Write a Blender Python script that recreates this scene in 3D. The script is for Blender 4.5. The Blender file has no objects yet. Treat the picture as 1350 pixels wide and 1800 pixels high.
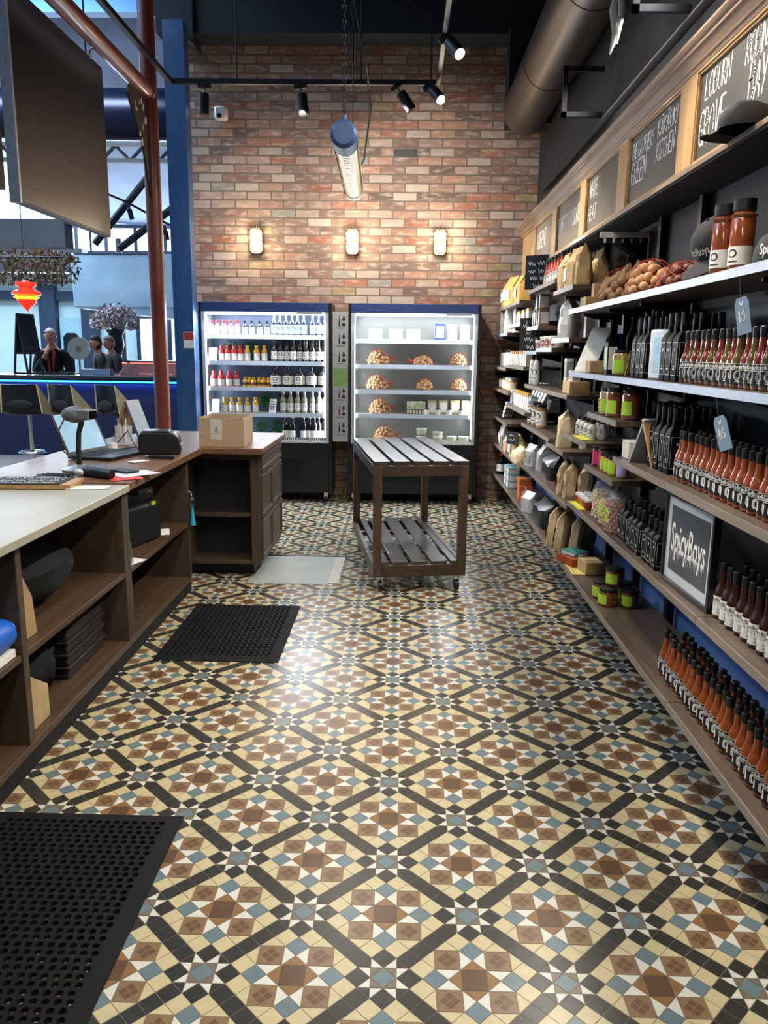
import bpy, bmesh, math, random
from mathutils import Vector, Matrix
random.seed(11)
SC = bpy.context.scene
COL = SC.collection
PI = math.pi
R = math.radians

# ------------------------------------------------------------------ materials
def lin(h):
    h = h.lstrip('#')
    o = []
    for i in (0, 2, 4):
        c = int(h[i:i+2], 16) / 255
        o.append(c/12.92 if c <= .04045 else ((c+.055)/1.055)**2.4)
    return (*o, 1)

MC = {}
def mat(name, col, rough=.5, metal=0, var=.12, scale=25, bump=0, coat=0, emit=0, ecol=None, alpha=1, spec=.5, stretch=None):
    """principled material with a noise-driven tone variation"""
    if name in MC: return MC[name]
    m = bpy.data.materials.new(name); m.use_nodes = True
    nt = m.node_tree; N = nt.nodes; L = nt.links
    b = N['Principled BSDF']
    c = lin(col)
    tc = N.new('ShaderNodeTexCoord'); mp = N.new('ShaderNodeMapping'); nz = N.new('ShaderNodeTexNoise')
    L.new(tc.outputs['Object'], mp.inputs[0]); L.new(mp.outputs[0], nz.inputs['Vector'])
    if stretch: mp.inputs['Scale'].default_value = stretch
    nz.inputs['Scale'].default_value = scale; nz.inputs['Detail'].default_value = 4
    rp = N.new('ShaderNodeValToRGB')
    lo = [max(0, x*(1-var)) for x in c[:3]]; hi = [min(1, x*(1+var)) for x in c[:3]]
    rp.color_ramp.elements[0].position = .3; rp.color_ramp.elements[1].position = .7
    rp.color_ramp.elements[0].color = (*lo, 1); rp.color_ramp.elements[1].color = (*hi, 1)
    L.new(nz.outputs[0], rp.inputs[0]); L.new(rp.outputs[0], b.inputs['Base Color'])
    b.inputs['Roughness'].default_value = rough; b.inputs['Metallic'].default_value = metal
    b.inputs['Coat Weight'].default_value = coat; b.inputs['Coat Roughness'].default_value = .08
    b.inputs['Specular IOR Level'].default_value = spec
    b.inputs['Alpha'].default_value = alpha
    if emit:
        b.inputs['Emission Color'].default_value = lin(ecol or col); b.inputs['Emission Strength'].default_value = emit
    if bump:
        bp = N.new('ShaderNodeBump'); bp.inputs['Strength'].default_value = bump; bp.inputs['Distance'].default_value = .004
        L.new(nz.outputs[0], bp.inputs['Height']); L.new(bp.outputs[0], b.inputs['Normal'])
    MC[name] = m
    return m

def wood(name, c1, c2, axis='y', rough=.45, coat=.1, sc=9):
    st = {'x': (1, 14, 14), 'y': (14, 1, 14), 'z': (14, 14, 1)}[axis]
    if name in MC: return MC[name]
    m = mat(name, c1, rough, coat=coat, scale=sc*.35, stretch=st, bump=.06)
    N = m.node_tree.nodes
    rp = [n for n in N if n.type == 'VALTORGB'][0]
    rp.color_ramp.elements[0].color = lin(c2); rp.color_ramp.elements[1].color = lin(c1)
    rp.color_ramp.elements[0].position = .32; rp.color_ramp.elements[1].position = .66
    return m

def glass(name, col='#ffffff', rough=.05, tr=.8):
    """thin clear pane or film: mostly see-through with a glossy surface"""
    if name in MC: return MC[name]
    m = bpy.data.materials.new(name); m.use_nodes = True
    N = m.node_tree.nodes; L = m.node_tree.links
    b = N['Principled BSDF']; b.inputs['Base Color'].default_value = lin(col); b.inputs['Roughness'].default_value = rough
    nz = N.new('ShaderNodeTexNoise'); nz.inputs['Scale'].default_value = 30
    mr = N.new('ShaderNodeMapRange'); mr.inputs[3].default_value = max(0, 1-tr-.06); mr.inputs[4].default_value = 1-tr+.06
    L.new(nz.outputs[0], mr.inputs[0])
    L.new(mr.outputs[0], b.inputs['Alpha'])
    MC[name] = m
    return m

# ------------------------------------------------------------------ mesh builder
class MB:
    def __init__(s):
        s.v = []; s.f = []; s.mi = []; s.sm = []; s.M = None
    def add(s, vs, fs, m=0, smooth=False):
        b = len(s.v)
        if s.M is not None: vs = [tuple(s.M @ Vector(p)) for p in vs]
        s.v += [tuple(p) for p in vs]
        for f in fs:
            s.f.append(tuple(b+i for i in f)); s.mi.append(m); s.sm.append(smooth)
        return s
    def box(s, x0, y0, z0, x1, y1, z1, m=0):
        return s.add([(x0,y0,z0),(x1,y0,z0),(x1,y1,z0),(x0,y1,z0),(x0,y0,z1),(x1,y0,z1),(x1,y1,z1),(x0,y1,z1)],
                     [(3,2,1,0),(4,5,6,7),(0,1,5,4),(1,2,6,5),(2,3,7,6),(3,0,4,7)], m)
    def lathe(s, prof, n=16, c=(0,0,0), m=0, smooth=True, a0=0, a1=None):
        full = a1 is None
        k = n if full else n+1
        a1 = a0+2*PI if full else a1
        vs = []; idx = []
        for r, z in prof:
            if r < 1e-6 and full:
                idx.append([len(vs)]); vs.append((c[0], c[1], c[2]+z))
            else:
                row = []
                for i in range(k):
                    a = a0+(a1-a0)*i/n
                    row.append(len(vs)); vs.append((c[0]+r*math.cos(a), c[1]+r*math.sin(a), c[2]+z))
                idx.append(row)
        fs = []
        for A, B in zip(idx[:-1], idx[1:]):
            for i in range(n):
                j = (i+1) % k if full else i+1
                if len(A) == 1 and len(B) == 1: continue
                if len(A) == 1: fs.append((A[0], B[j], B[i]))
                elif len(B) == 1: fs.append((A[i], A[j], B[0]))
                else: fs.append((A[i], A[j], B[j], B[i]))
        return s.add(vs, fs, m, smooth)
    def cyl(s, a, b, r0, r1=None, n=12, m=0, caps=True, smooth=True):
        a = Vector(a); b = Vector(b); r1 = r0 if r1 is None else r1
        d = (b-a).normalized()
        u = d.orthogonal().normalized(); w = d.cross(u)
        vs = []
        for p, r in ((a, r0), (b, r1)):
            for i in range(n):
                t = 2*PI*i/n
                vs.append(p+u*(r*math.cos(t))+w*(r*math.sin(t)))
        fs = [(i, (i+1) % n, n+(i+1) % n, n+i) for i in range(n)]
        s.add(vs, fs, m, smooth)
        if caps:
            s.add(vs[:n], [tuple(range(n))[::-1]], m); s.add(vs[n:], [tuple(range(n))], m)
        return s
    def tube(s, pts, r, n=8, m=0, closed=False):
        P = [Vector(p) for p in pts]; K = len(P)
        T = []
        for i in range(K):
            a = P[i-1] if (i > 0 or closed) else P[i]; b = P[(i+1) % K] if (i < K-1 or closed) else P[i]
            T.append((b-a).normalized())
        u = T[0].orthogonal().normalized(); vs = []
        for i in range(K):
            u = (u-T[i]*u.dot(T[i]))
            u = u.normalized() if u.length > 1e-6 else T[i].orthogonal().normalized()
            w = T[i].cross(u)
            ri = r[i] if isinstance(r, (list, tuple)) else r
            for j in range(n):
                t = 2*PI*j/n
                vs.append(P[i]+u*(ri*math.cos(t))+w*(ri*math.sin(t)))
        fs = []
        for i in range(K if closed else K-1):
            o = i*n; q = ((i+1) % K)*n
            for j in range(n): fs.append((o+j, o+(j+1) % n, q+(j+1) % n, q+j))
        if not closed:
            fs.append(tuple(range(n))[::-1]); fs.append(tuple((K-1)*n+j for j in range(n)))
        return s.add(vs, fs, m, True)
    def ell(s, c, rx, ry=None, rz=None, n=12, k=8, m=0, jit=0, rnd=None):
        ry = rx if ry is None else ry; rz = rx if rz is None else rz
        b = len(s.v)
        s.lathe([(math.sin(PI*i/k), -math.cos(PI*i/k)) for i in range(k+1)], n, m=m)
        for i in range(b, len(s.v)):
            p = s.v[i]
            if s.M is not None: p = tuple(s.M.inverted() @ Vector(p))
            q = 1+(rnd.uniform(-jit, jit) if rnd else 0)
            p = Vector((c[0]+p[0]*rx*q, c[1]+p[1]*ry*q, c[2]+p[2]*rz*q))
            if s.M is not None: p = s.M @ p
            s.v[i] = tuple(p)
        return s
    def prism(s, poly, axis, a0, a1, m=0):
        """polygon in the plane across `axis`, given in the two other coordinates in x,y,z order"""
        def P(p, a):
            return {'x': (a, p[0], p[1]), 'y': (p[0], a, p[1]), 'z': (p[0], p[1], a)}[axis]
        n = len(poly)
        vs = [P(p, a0) for p in poly]+[P(p, a1) for p in poly]
        fs = [tuple(range(n))[::-1], tuple(range(n, 2*n))]+[(i, (i+1) % n, n+(i+1) % n, n+i) for i in range(n)]
        return s.add(vs, fs, m)
    def build(s, name, mats, parent=None, bev=0, at=None, sub=0, ang=38):
        me = bpy.data.meshes.new(name)
        vs = s.v if at is None else [(p[0]-at[0], p[1]-at[1], p[2]-at[2]) for p in s.v]
        me.from_pydata(vs, [], s.f)
        if not isinstance(mats, (list, tuple)): mats = [mats]
        for m in mats: me.materials.append(m)
        me.polygons.foreach_set('material_index', s.mi)
        me.polygons.foreach_set('use_smooth', s.sm)
        bm = bmesh.new(); bm.from_mesh(me); bmesh.ops.recalc_face_normals(bm, faces=bm.faces); bm.to_mesh(me); bm.free()
        me.set_sharp_from_angle(angle=R(ang))
        me.update()
        o = bpy.data.objects.new(name, me); COL.objects.link(o)
        if at is not None: o.location = at
        if parent is not None: o.parent = parent
        if bev:
            d = o.modifiers.new('edge', 'BEVEL'); d.width = bev; d.segments = 2; d.limit_method = 'ANGLE'; d.angle_limit = R(50)
        if sub:
            d = o.modifiers.new('smooth', 'SUBSURF'); d.levels = sub; d.render_levels = sub
        return o

def B(*a, **k): return MB().box(*a, **k)

# ------------------------------------------------------------------ things
def tag(o, label, cat, group=None):
    o['label'] = label; o['category'] = cat
    if group: o['group'] = group
    elif 'group' in o: del o['group']
    return o
def thing(name, label, cat, loc=(0,0,0), rz=0, group=None):
    o = bpy.data.objects.new(name, None); COL.objects.link(o)
    o.empty_display_size = .05
    o.location = loc; o.rotation_euler = (0, 0, rz)
    return tag(o, label, cat, group)
def struct(o):
    o['kind'] = 'structure'; return o
KIDS = {}
def dup(root):
    def cp(o, par):
        c = o.copy(); COL.objects.link(c)
        if par is not None: c.parent = par
        for ch in KIDS.setdefault(o.name, list(o.children)): cp(ch, c)
        return c
    return cp(root, None)
PROTO = {}
def place(key, maker, loc, label, cat, group=None, rz=0, tilt=None, sc=None):
    """first call builds the thing, later calls copy it with its parts"""
    if key not in PROTO:
        r = maker(); PROTO[key] = r
    else:
        r = dup(PROTO[key])
    r.location = (loc[0], loc[1], loc[2]+.0012)
    r.rotation_euler = (tilt[0], tilt[1], rz) if tilt else (0, 0, rz)
    r.scale = sc if sc else (1, 1, 1)
    tag(r, label, cat, group)
    return r
ORD = ('first second third fourth fifth sixth seventh eighth ninth tenth eleventh twelfth thirteenth fourteenth fifteenth sixteenth '
       'seventeenth eighteenth nineteenth twentieth').split()
ORD += ['twenty-'+o for o in ORD[:9]]+['thirtieth']+['thirty-'+o for o in ORD[:9]]
def emp(name): 
    o = bpy.data.objects.new(name, None); COL.objects.link(o); o.empty_display_size = .05; return o

# ------------------------------------------------------------------ lettering
TX = {}
def text2d(s, bold=0):
    """outline of a line of type, height about 1, centred: (verts, faces)"""
    k = (s, bold)
    if k in TX: return TX[k]
    cu = bpy.data.curves.new('type', 'FONT'); cu.body = s; cu.size = 1; cu.resolution_u = 2; cu.offset = bold; cu.align_x = 'CENTER'
    o = bpy.data.objects.new('type', cu); COL.objects.link(o)
    bpy.context.view_layer.update()
    me = bpy.data.meshes.new_from_object(o.evaluated_get(bpy.context.evaluated_depsgraph_get()))
    bm = bmesh.new(); bm.from_mesh(me)
    bmesh.ops.dissolve_limit(bm, angle_limit=R(3), verts=bm.verts, edges=bm.edges)
    vs = [(v.co.x, v.co.y) for v in bm.verts]
    for i, v in enumerate(bm.verts): v.index = i
    fs = [tuple(v.index for v in f.verts) for f in bm.faces]
    bm.free(); bpy.data.meshes.remove(me); bpy.data.objects.remove(o); bpy.data.curves.remove(cu)
    TX[k] = (vs, fs)
    return TX[k]
def text_on(mb, s, org, right, up, h, w=None, m=0, bold=0, shear=0):
    """type centred on org, cap height about .7*h; w = total width wanted"""
    vs, fs = text2d(s, bold)
    if not vs: return
    x0 = min(p[0] for p in vs); x1 = max(p[0] for p in vs)
    sx = (w/(x1-x0)) if w else h
    org = Vector(org); right = Vector(right); up = Vector(up)
    cx = (x0+x1)/2
    mb.add([org+right*((p[0]-cx)*sx+shear*p[1]*h)+up*((p[1]-.33)*h) for p in vs], fs, m)
def text_round(mb, s, r, zc, h, ang, w, m=0, bold=0):
    vs, fs = text2d(s, bold)
    x0 = min(p[0] for p in vs); x1 = max(p[0] for p in vs); cx = (x0+x1)/2; sx = w/(x1-x0)
    mb.add([(r*math.cos(ang+(p[0]-cx)*sx/r), r*math.sin(ang+(p[0]-cx)*sx/r), zc+(p[1]-.33)*h) for p in vs], fs, m)

# hand-drawn chalk capitals as pen strokes
def _arc(cx, cy, rx, ry, a, b, n=7): return [(cx+rx*math.cos(R(a+(b-a)*i/n)), cy+ry*math.sin(R(a+(b-a)*i/n))) for i in range(n+1)]
CH = {
 'A': [[(0,0),(.3,1),(.6,0)],[(.1,.36),(.52,.36)]], 'B': [[(0,0),(0,1)],[(0,1)]+_arc(.2,.77,.32,.23,90,-90)+[(0,.54)],[(0,.54)]+_arc(.22,.27,.36,.27,90,-90)+[(0,0)]],
 'C': [_arc(.35,.5,.33,.5,50,310)], 'E': [[(.5,1),(0,1),(0,0),(.52,0)],[(0,.52),(.4,.52)]], 'G': [_arc(.35,.5,.35,.5,50,300)+[(.58,.42),(.34,.42)],[(.58,.42),(.58,0)]],
 'H': [[(0,0),(0,1)],[(.55,0),(.55,1)],[(0,.5),(.55,.5)]], 'I': [[(.08,0),(.08,1)]], 'K': [[(0,0),(0,1)],[(.55,1),(0,.45),(.6,0)]], 'L': [[(0,1),(0,0),(.5,0)]],
 'N': [[(0,0),(0,1),(.55,0),(.55,1.1)]], 'O': [_arc(.33,.5,.33,.5,90,450,12)], 'R': [[(0,0),(0,1)],[(0,1)]+_arc(.18,.75,.34,.25,90,-90)+[(0,.5),(.55,0)]],
 'S': [_arc(.3,.75,.27,.25,40,230)+_arc(.3,.25,.3,.25,70,-140)], 'T': [[(0,1),(.64,1)],[(.32,1),(.32,0)]], 'U': [[(0,1)]+_arc(.28,.3,.28,.3,180,360)+[(.56,1)]],
 'V': [[(0,1),(.3,0),(.6,1)]], 'W': [[(0,1),(.2,0),(.4,.8),(.6,0),(.8,1.05)]], 'Y': [[(0,1),(.3,.48)],[(.65,1.05),(.2,0)]], 'Z': [[(0,1),(.55,1),(0,0),(.6,0)]],
 '1': [[(0,.8),(.15,1),(.1,0)]], '6': [[(.45,1)]+_arc(.28,.3,.26,.3,140,500,10)], '$': [_arc(.3,.73,.25,.2,40,230)+_arc(.3,.3,.28,.23,70,-140),[(.3,1.1),(.3,-.1)]],
 'D': [[(0,0),(0,1)]+_arc(.05,.5,.5,.5,90,-90)], 'M': [[(0,0),(.05,1),(.35,.3),(.65,1),(.7,0)]], 'P': [[(0,0),(0,1)]+_arc(.18,.73,.34,.27,90,-90)+[(0,.46)]],
 '5': [[(.5,1),(.05,1),(.03,.58)]+_arc(.25,.3,.28,.3,110,-140)], '8': [_arc(.3,.75,.2,.25,90,450,10),_arc(.3,.25,.27,.25,90,450,10)], '2': [_arc(.28,.72,.26,.28,160,-20)+[(0,0),(.55,0)]],
 '9': [_arc(.28,.7,.25,.3,0,360,10)+[(.45,0)]], '0': [_arc(.28,.5,.26,.5,90,450,12)], '.': [[(.0,.0),(.05,.05)]],
}
def chalk(mb, s, org, right, up, h, w, pw=.007, m=0, rnd=random.Random(3)):
    """s written across width w from org (lower start corner)"""
    org = Vector(org); right = Vector(right); up = Vector(up); nrm = right.cross(up)
    adv = []
    for c in s:
        if c == ' ': adv.append(.35)
        else:
            base = {'\u0100': 'A'}.get(c, c)
            adv.append(max(p[0] for st in CH[base] for p in st)+.16)
    sx = w/sum(adv); x = 0
    for c, a in zip(s, adv):
        if c != ' ':
            base = {'\u0100': 'A'}.get(c, c)
            sts = list(CH[base])
            if c != base: sts = sts+[[(.1,1.15),(.55,1.2)]]
            jx, jy, sh = rnd.uniform(-.02,.02), rnd.uniform(-.03,.03), rnd.uniform(.02,.1)
            for st in sts:
                P = [org+right*((x+jx+p[0]+sh*p[1])*sx)+up*((p[1]+jy)*h) for p in st]
                for p, q in zip(P[:-1], P[1:]):
                    d = (q-p)
                    if d.length < 1e-6: continue
                    d.normalize(); e = nrm.cross(d)*(pw/2); k = d*(pw*.3)
                    mb.add([p-k-e, q+k-e, q+k+e, p-k+e], [(0,1,2,3)], m)
        x += a

def scribble(mb, org, right, up, h, w, pw=.004, m=0, seed=1):
    """an unreadable hand-written line"""
    rnd = random.Random(seed)
    org = Vector(org); right = Vector(right); up = Vector(up); nrm = right.cross(up); x = 0
    while x < w:
        l = min(w-x, h*rnd.uniform(1.2,2.6)); n = max(3, int(l/(h*.28)))
        P = [org+right*(x+l*i/n)+up*(h*(rnd.uniform(.0,.25) if i % 2 else rnd.uniform(.55,1))) for i in range(n+1)]
        for p, q in zip(P[:-1], P[1:]):
            d = (q-p).normalized(); e = nrm.cross(d)*(pw/2)
            mb.add([p-e, q-e, q+e, p+e], [(0,1,2,3)], m)
        x += l+h*.6
# ------------------------------------------------------------------ common materials
BLACK = mat('black_paint', '#15161a', .45)
MATTE = mat('matte_black', '#0c0d0f', .8)
SHELFW = wood('shelf_wood', '#5f5044', '#4c3f35', 'y', .42)
SHELFE = wood('shelf_edge', '#8d8176', '#736759', 'y', .4)
OAK = wood('oak_y', '#c09a69', '#a9835a', 'y', .42)
OAKZ = wood('oak_z', '#c09a69', '#a9835a', 'z', .42)
CTRW = wood('counter_wood', '#7a5840', '#614531', 'y', .42, .08)
CABW = wood('cabinet_wood', '#4f4032', '#40342a', 'z', .5)
CABI = mat('cabinet_inside', '#39332d', .7)
DARKW = wood('trolley_wood', '#47372a', '#34281f', 'y', .45, .15)
SLATW = wood('slat_wood', '#463f3b', '#332c28', 'y', .28, .5)
WHITEM = mat('white_plastic', '#e9e9e6', .4, var=.03)
PAPER = mat('white_paper', '#eceae4', .7, var=.03)
KRAFT = mat('kraft_paper', '#bfa172', .75, var=.1, bump=.2)
CARD = mat('cardboard', '#a98a63', .8, var=.06)
CHROME = mat('chrome', '#d5d8dc', .15, 1, var=.03)
STEEL = mat('steel', '#9a9da0', .35, 1, var=.08)
LEAD = mat('dark_metal', '#2c2e33', .4, .8)
CHALKB = mat('chalkboard', '#4a4844', .45, var=.22, scale=4)
CHALKW = mat('chalk', '#eeece6', .9, var=.03)
NAVY = mat('navy_paint', '#2c4378', .4, var=.06)
LIME = mat('lime_label', '#a8cf3a', .5, var=.04)
REDC = mat('red_plastic', '#b3241f', .4)
GREENL = mat('herb_leaf', '#2f7a2c', .6, var=.35, scale=60)
BLKCAP = mat('black_cap', '#111214', .45)
FILM = glass('clear_film', '#f4f7fa', .08, .88)
CLEAR = glass('clear_glass', '#eef5f5', .03, .82)

# ------------------------------------------------------------------ camera
th, ps, ro = R(11.55), R(1.2), R(.7)
fw = Vector((-math.sin(ps)*math.cos(th), math.cos(ps)*math.cos(th), -math.sin(th)))
r0 = Vector((math.cos(ps), math.sin(ps), 0)); u0 = r0.cross(fw)
rt = r0*math.cos(ro)+u0*math.sin(ro); up = rt.cross(fw)
cam = bpy.data.cameras.new('camera'); co = bpy.data.objects.new('camera', cam); COL.objects.link(co)
M = Matrix((rt, up, -fw)).transposed().to_4x4(); M.translation = Vector((0, 0, 1.5))
co.matrix_world = M
cam.sensor_fit = 'VERTICAL'; cam.sensor_height = 36; cam.lens = 1380/1800*36; cam.clip_start = .05; cam.clip_end = 200
SC.camera = co

# ------------------------------------------------------------------ floor of patterned tiles
def tile_floor():
    cols = ['#34342f', '#c0b28c', '#cfccc0', '#66777b', '#82684d', '#86643f', '#5f4735', '#736759', '#664f3b', '#857a68']
    TM = [mat('tile_'+n, c, .27, var=v, scale=40) for n, c, v in zip(
        ['black', 'cream', 'white', 'blue_grey', 'tan', 'orange', 'brown', 'grey_brown', 'dark_brown'], cols, (.12,.05,.03,.07,.08,.08,.08,.07,.07))]
    TM.append(mat('grout', '#7d705d', .8))
    K, C, W, U, T, O, N, G, D = range(9)
    P = .4455; d = P/7; g = .0009
    mb = MB()
    shapes = []
    def sh(m, *pts): shapes.append((m, pts))
    def rot4(m, pts, mirror=False):
        for k in range(4):
            c, s_ = (1,0,-1,0)[k], (0,1,0,-1)[k]
            sh(m, *[(x*c-y*s_, x*s_+y*c) for x, y in pts])
            if mirror: sh(m, *[(x*c-(-y)*s_, x*s_+(-y)*c) for x, y in pts][::-1])
    h = d/2
    # star node at the origin
    sh(U, (h,0),(0,h),(-h,0),(0,-h))
    rot4(G, [(h,h),(0,h),(h,0)])
    rot4(K, [(h,0),(d,-h),(1.5*d,0),(d,h)])
    rot4(W, [(h,0),(d,h),(h,h)], True)
    rot4(K, [(h,h),(d,h),(h,d)])
    e = Vector((1,1)).normalized(); q = Vector((-1,1)).normalized(); t = d/math.sqrt(2)
    for i in range(4):
        a = e*((1.5+i)*t); b = e*((2.5+i)*t)
        pts = [a-q*t/2, b-q*t/2, b+q*t/2, a+q*t/2]
        sh(K, *[(p.x, p.y) for p in pts]); sh(K, *[(-p.y, p.x) for p in pts])
    # rosette in the middle between nodes
    keep = shapes[:]; shapes.clear()
    rot4(O, [(h,h),(h,-h),(d,0)])
    sh(N, (h,h),(-h,h),(-h,-h),(h,-h))
    rot4(W, [(h,h),(d,0),(1.5*d,h)], True)
    rot4(U, [(d,0),(1.5*d,-h),(2*d,0),(1.5*d,h)])
    rot4(T, [(h,h),(1.5*d,h),(1.5*d,1.5*d),(h,1.5*d)])
    rot4(C, [(2*d,0),(2.5*d,h),(2*d,d),(1.5*d,h)], True)
    rot4(C, [(1.5*d,h),(2*d,d),(1.5*d,1.5*d)], True)
    ros = shapes[:]; node = keep
    def inset(pts, g):
        n = len(pts); A = sum(pts[i][0]*pts[(i+1)%n][1]-pts[(i+1)%n][0]*pts[i][1] for i in range(n))
        if A < 0: pts = pts[::-1]
        L = []
        for i in range(n):
            p = Vector(pts[i]); r_ = Vector(pts[(i+1)%n]); e_ = (r_-p).normalized(); nn = Vector((-e_.y, e_.x))
            L.append((p+nn*g, e_))
        out = []
        for i in range(n):
            p, e1 = L[i-1]; r_, e2 = L[i]
            den = e1.x*e2.y-e1.y*e2.x
            s_ = ((r_.x-p.x)*e2.y-(r_.y-p.y)*e2.x)/den
            out.append(p+e1*s_)
        return out
    node = [(m, inset([tuple(p) for p in pts], g)) for m, pts in node]
    ros = [(m, inset([tuple(p) for p in pts], g)) for m, pts in ros]
    extra = []
    for k in range(4):   # small dark lozenges printed in the tan squares
        c, s_ = (1,0,-1,0)[k], (0,1,0,-1)[k]
        for (a, b) in ((0,1),(0,-1),(1,0),(-1,0)):
            cx, cy = d+a*h*.42, d+b*h*.42
            l = h*.36
            extra.append((D, [Vector((x*c-y*s_, x*s_+y*c)) for x, y in ((cx+l,cy),(cx,cy+l),(cx-l,cy),(cx,cy-l))]))
    x0, x1, y0, y1 = -1.42, 1.24, .35, 8.2
    nx, ny = -.0225, 1.652
    def put(items, ox, oy, z):
        for m, pts in items:
            cx = sum(p[0] for p in pts)/len(pts)+ox; cy = sum(p[1] for p in pts)/len(pts)+oy
            if x0 < cx < x1 and y0 < cy < y1:
                mb.add([(p[0]+ox, p[1]+oy, z) for p in pts], [tuple(range(len(pts)))], m)
    for i in range(-5, 5):
        for j in range(-5, 17):
            for (a, b) in ((0,0),(P/2,P/2)):
                ox, oy = nx+i*P+a, ny+j*P+b
                put(node, ox, oy, 0)
                put(ros, ox+P/2, oy, 0); put(extra, ox+P/2, oy, .0003)
    mb.add([(-12,-3,-.0008),(1.5,-3,-.0008),(1.5,17,-.0008),(-12,17,-.0008)], [(0,1,2,3)], 9)
    mb.box(-12,-3,-.1,1.5,17,-.01, 9)
    return struct(mb.build('floor', TM))
tile_floor()
struct(B(-1.0,4.93,0,-.47,5.63,.003).build('trim_1', mat('grey_floor_slab', '#9aa09c', .5, var=.1, scale=6)))
struct(B(-.47,4.96,0,-.40,5.63,.003).build('trim_2', mat('pale_floor_slab', '#bdb8ab', .5, var=.1, scale=6)))
struct(B(-1.0,5.632,0,-.36,5.66,.006).build('trim_3', BLACK))

# ------------------------------------------------------------------ brick wall, right wall, ceiling
def brick_mat():
    m = bpy.data.materials.new('old_brick'); m.use_nodes = True
    N = m.node_tree.nodes; L = m.node_tree.links; b = N['Principled BSDF']
    tc = N.new('ShaderNodeTexCoord'); sp = N.new('ShaderNodeSeparateXYZ'); cb = N.new('ShaderNodeCombineXYZ')
    L.new(tc.outputs['Object'], sp.inputs[0]); L.new(sp.outputs['X'], cb.inputs['X']); L.new(sp.outputs['Z'], cb.inputs['Y'])
    wn = N.new('ShaderNodeTexNoise'); wn.inputs['Scale'].default_value = 7; wn.inputs['Detail'].default_value = 3
    L.new(cb.outputs[0], wn.inputs['Vector'])
    wm = N.new('ShaderNodeVectorMath'); wm.operation = 'MULTIPLY_ADD'; wm.inputs[1].default_value = (.010, .010, 0)
    L.new(wn.outputs['Color'], wm.inputs[0]); L.new(cb.outputs[0], wm.inputs[2])
    bt = N.new('ShaderNodeTexBrick'); L.new(wm.outputs[0], bt.inputs['Vector'])
    bt.inputs['Color1'].default_value = (0,0,0,1); bt.inputs['Color2'].default_value = (1,1,1,1); bt.inputs['Mortar'].default_value = (.5,.5,.5,1)
    bt.inputs['Scale'].default_value = 1; bt.inputs['Brick Width'].default_value = .24; bt.inputs['Row Height'].default_value = .0822
    bt.inputs['Mortar Size'].default_value = .0075; bt.inputs['Mortar Smooth'].default_value = .15; bt.inputs['Bias'].default_value = 0
    rp = N.new('ShaderNodeValToRGB'); rp.color_ramp.interpolation = 'CONSTANT'
    pal = ['#957262','#a78574','#88695c','#ae978a','#93776b','#a1705d','#7b665d','#a68f83','#987868','#ad9184','#816960','#9f6d5a','#b5a699','#8c7166','#6e5c54','#a57e6f','#9d7c6c','#957a6e','#90604f','#ac9b91','#a08a66','#9a7f74','#ab846d','#8d8c83']
    els = rp.color_ramp.elements
    els[0].color = lin(pal[0]); els[1].position = 1/len(pal); els[1].color = lin(pal[1])
    for i in range(2, len(pal)):
        e = els.new(i/len(pal)); e.color = lin(pal[i])
    L.new(bt.outputs['Color'], rp.inputs[0])
    n2 = N.new('ShaderNodeTexNoise'); n2.inputs['Scale'].default_value = 9; n2.inputs['Detail'].default_value = 7
    st = N.new('ShaderNodeMapping'); st.inputs['Scale'].default_value = (1, 3, 1); L.new(cb.outputs[0], st.inputs[0]); L.new(st.outputs[0], n2.inputs['Vector'])
    r2 = N.new('ShaderNodeValToRGB'); r2.color_ramp.elements[0].position = .48; r2.color_ramp.elements[1].position = .7
    r2.color_ramp.elements[0].color = (0,0,0,1); r2.color_ramp.elements[1].color = (.7,.7,.7,1)
    L.new(n2.outputs[0], r2.inputs[0])
    mx = N.new('ShaderNodeMixRGB'); L.new(r2.outputs[0], mx.inputs[0]); L.new(rp.outputs[0], mx.inputs[1]); mx.inputs[2].default_value = lin('#c2b3a4')
    mx2 = N.new('ShaderNodeMixRGB'); L.new(bt.outputs['Fac'], mx2.inputs[0]); L.new(mx.outputs[0], mx2.inputs[1]); mx2.inputs[2].default_value = lin('#74665c')
    L.new(mx2.outputs[0], b.inputs['Base Color']); b.inputs['Roughness'].default_value = .85
    ma = N.new('ShaderNodeMath'); ma.operation = 'MULTIPLY_ADD'; ma.inputs[1].default_value = -1; L.new(bt.outputs['Fac'], ma.inputs[0]); L.new(n2.outputs[0], ma.inputs[2])
    bp = N.new('ShaderNodeBump'); bp.inputs['Strength'].default_value = .7; bp.inputs['Distance'].default_value = .008
    L.new(ma.outputs[0], bp.inputs['Height']); L.new(bp.outputs[0], b.inputs['Normal'])
    return m
struct(B(-2.2,8.2,0,1.5,8.4,5.3).build('wall_back', brick_mat()))
WALLBLUE = mat('blue_wall', '#4569ab', .6, var=.08, scale=4)
struct(B(1.27,-1,0,1.45,8.2,2.72).build('wall_right', WALLBLUE))
DARK = mat('dark_ceiling', '#1b2026', .75)
struct(B(-2.35,-1,5.25,1.6,8.4,5.4).build('ceiling', DARK))
struct(B(-2.3,7.85,4.33,1.45,8.15,5.25).build('beam_back', mat('dark_beam', '#232a33', .6, var=.08, scale=5)))
struct(MB().prism([(-2.45,4.75),(-2.3,4.45),(-1.95,4.22),(-1.95,4.8),(-2.45,5.25)],'y',7.8,8.1).build('beam_haunch', mat('dark_beam', '#232a33')))
struct(B(1.295,-1,2.725,1.45,8.19,5.25).build('wall_right_upper', DARK))
# ------------------------------------------------------------------ shelving on the right wall
NX = .93; BX = 1.25
POSTS = [1.2, 2.3, 3.45, 3.97, 4.5, 5.05, 6.13, 7.22, 8.1]
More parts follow.
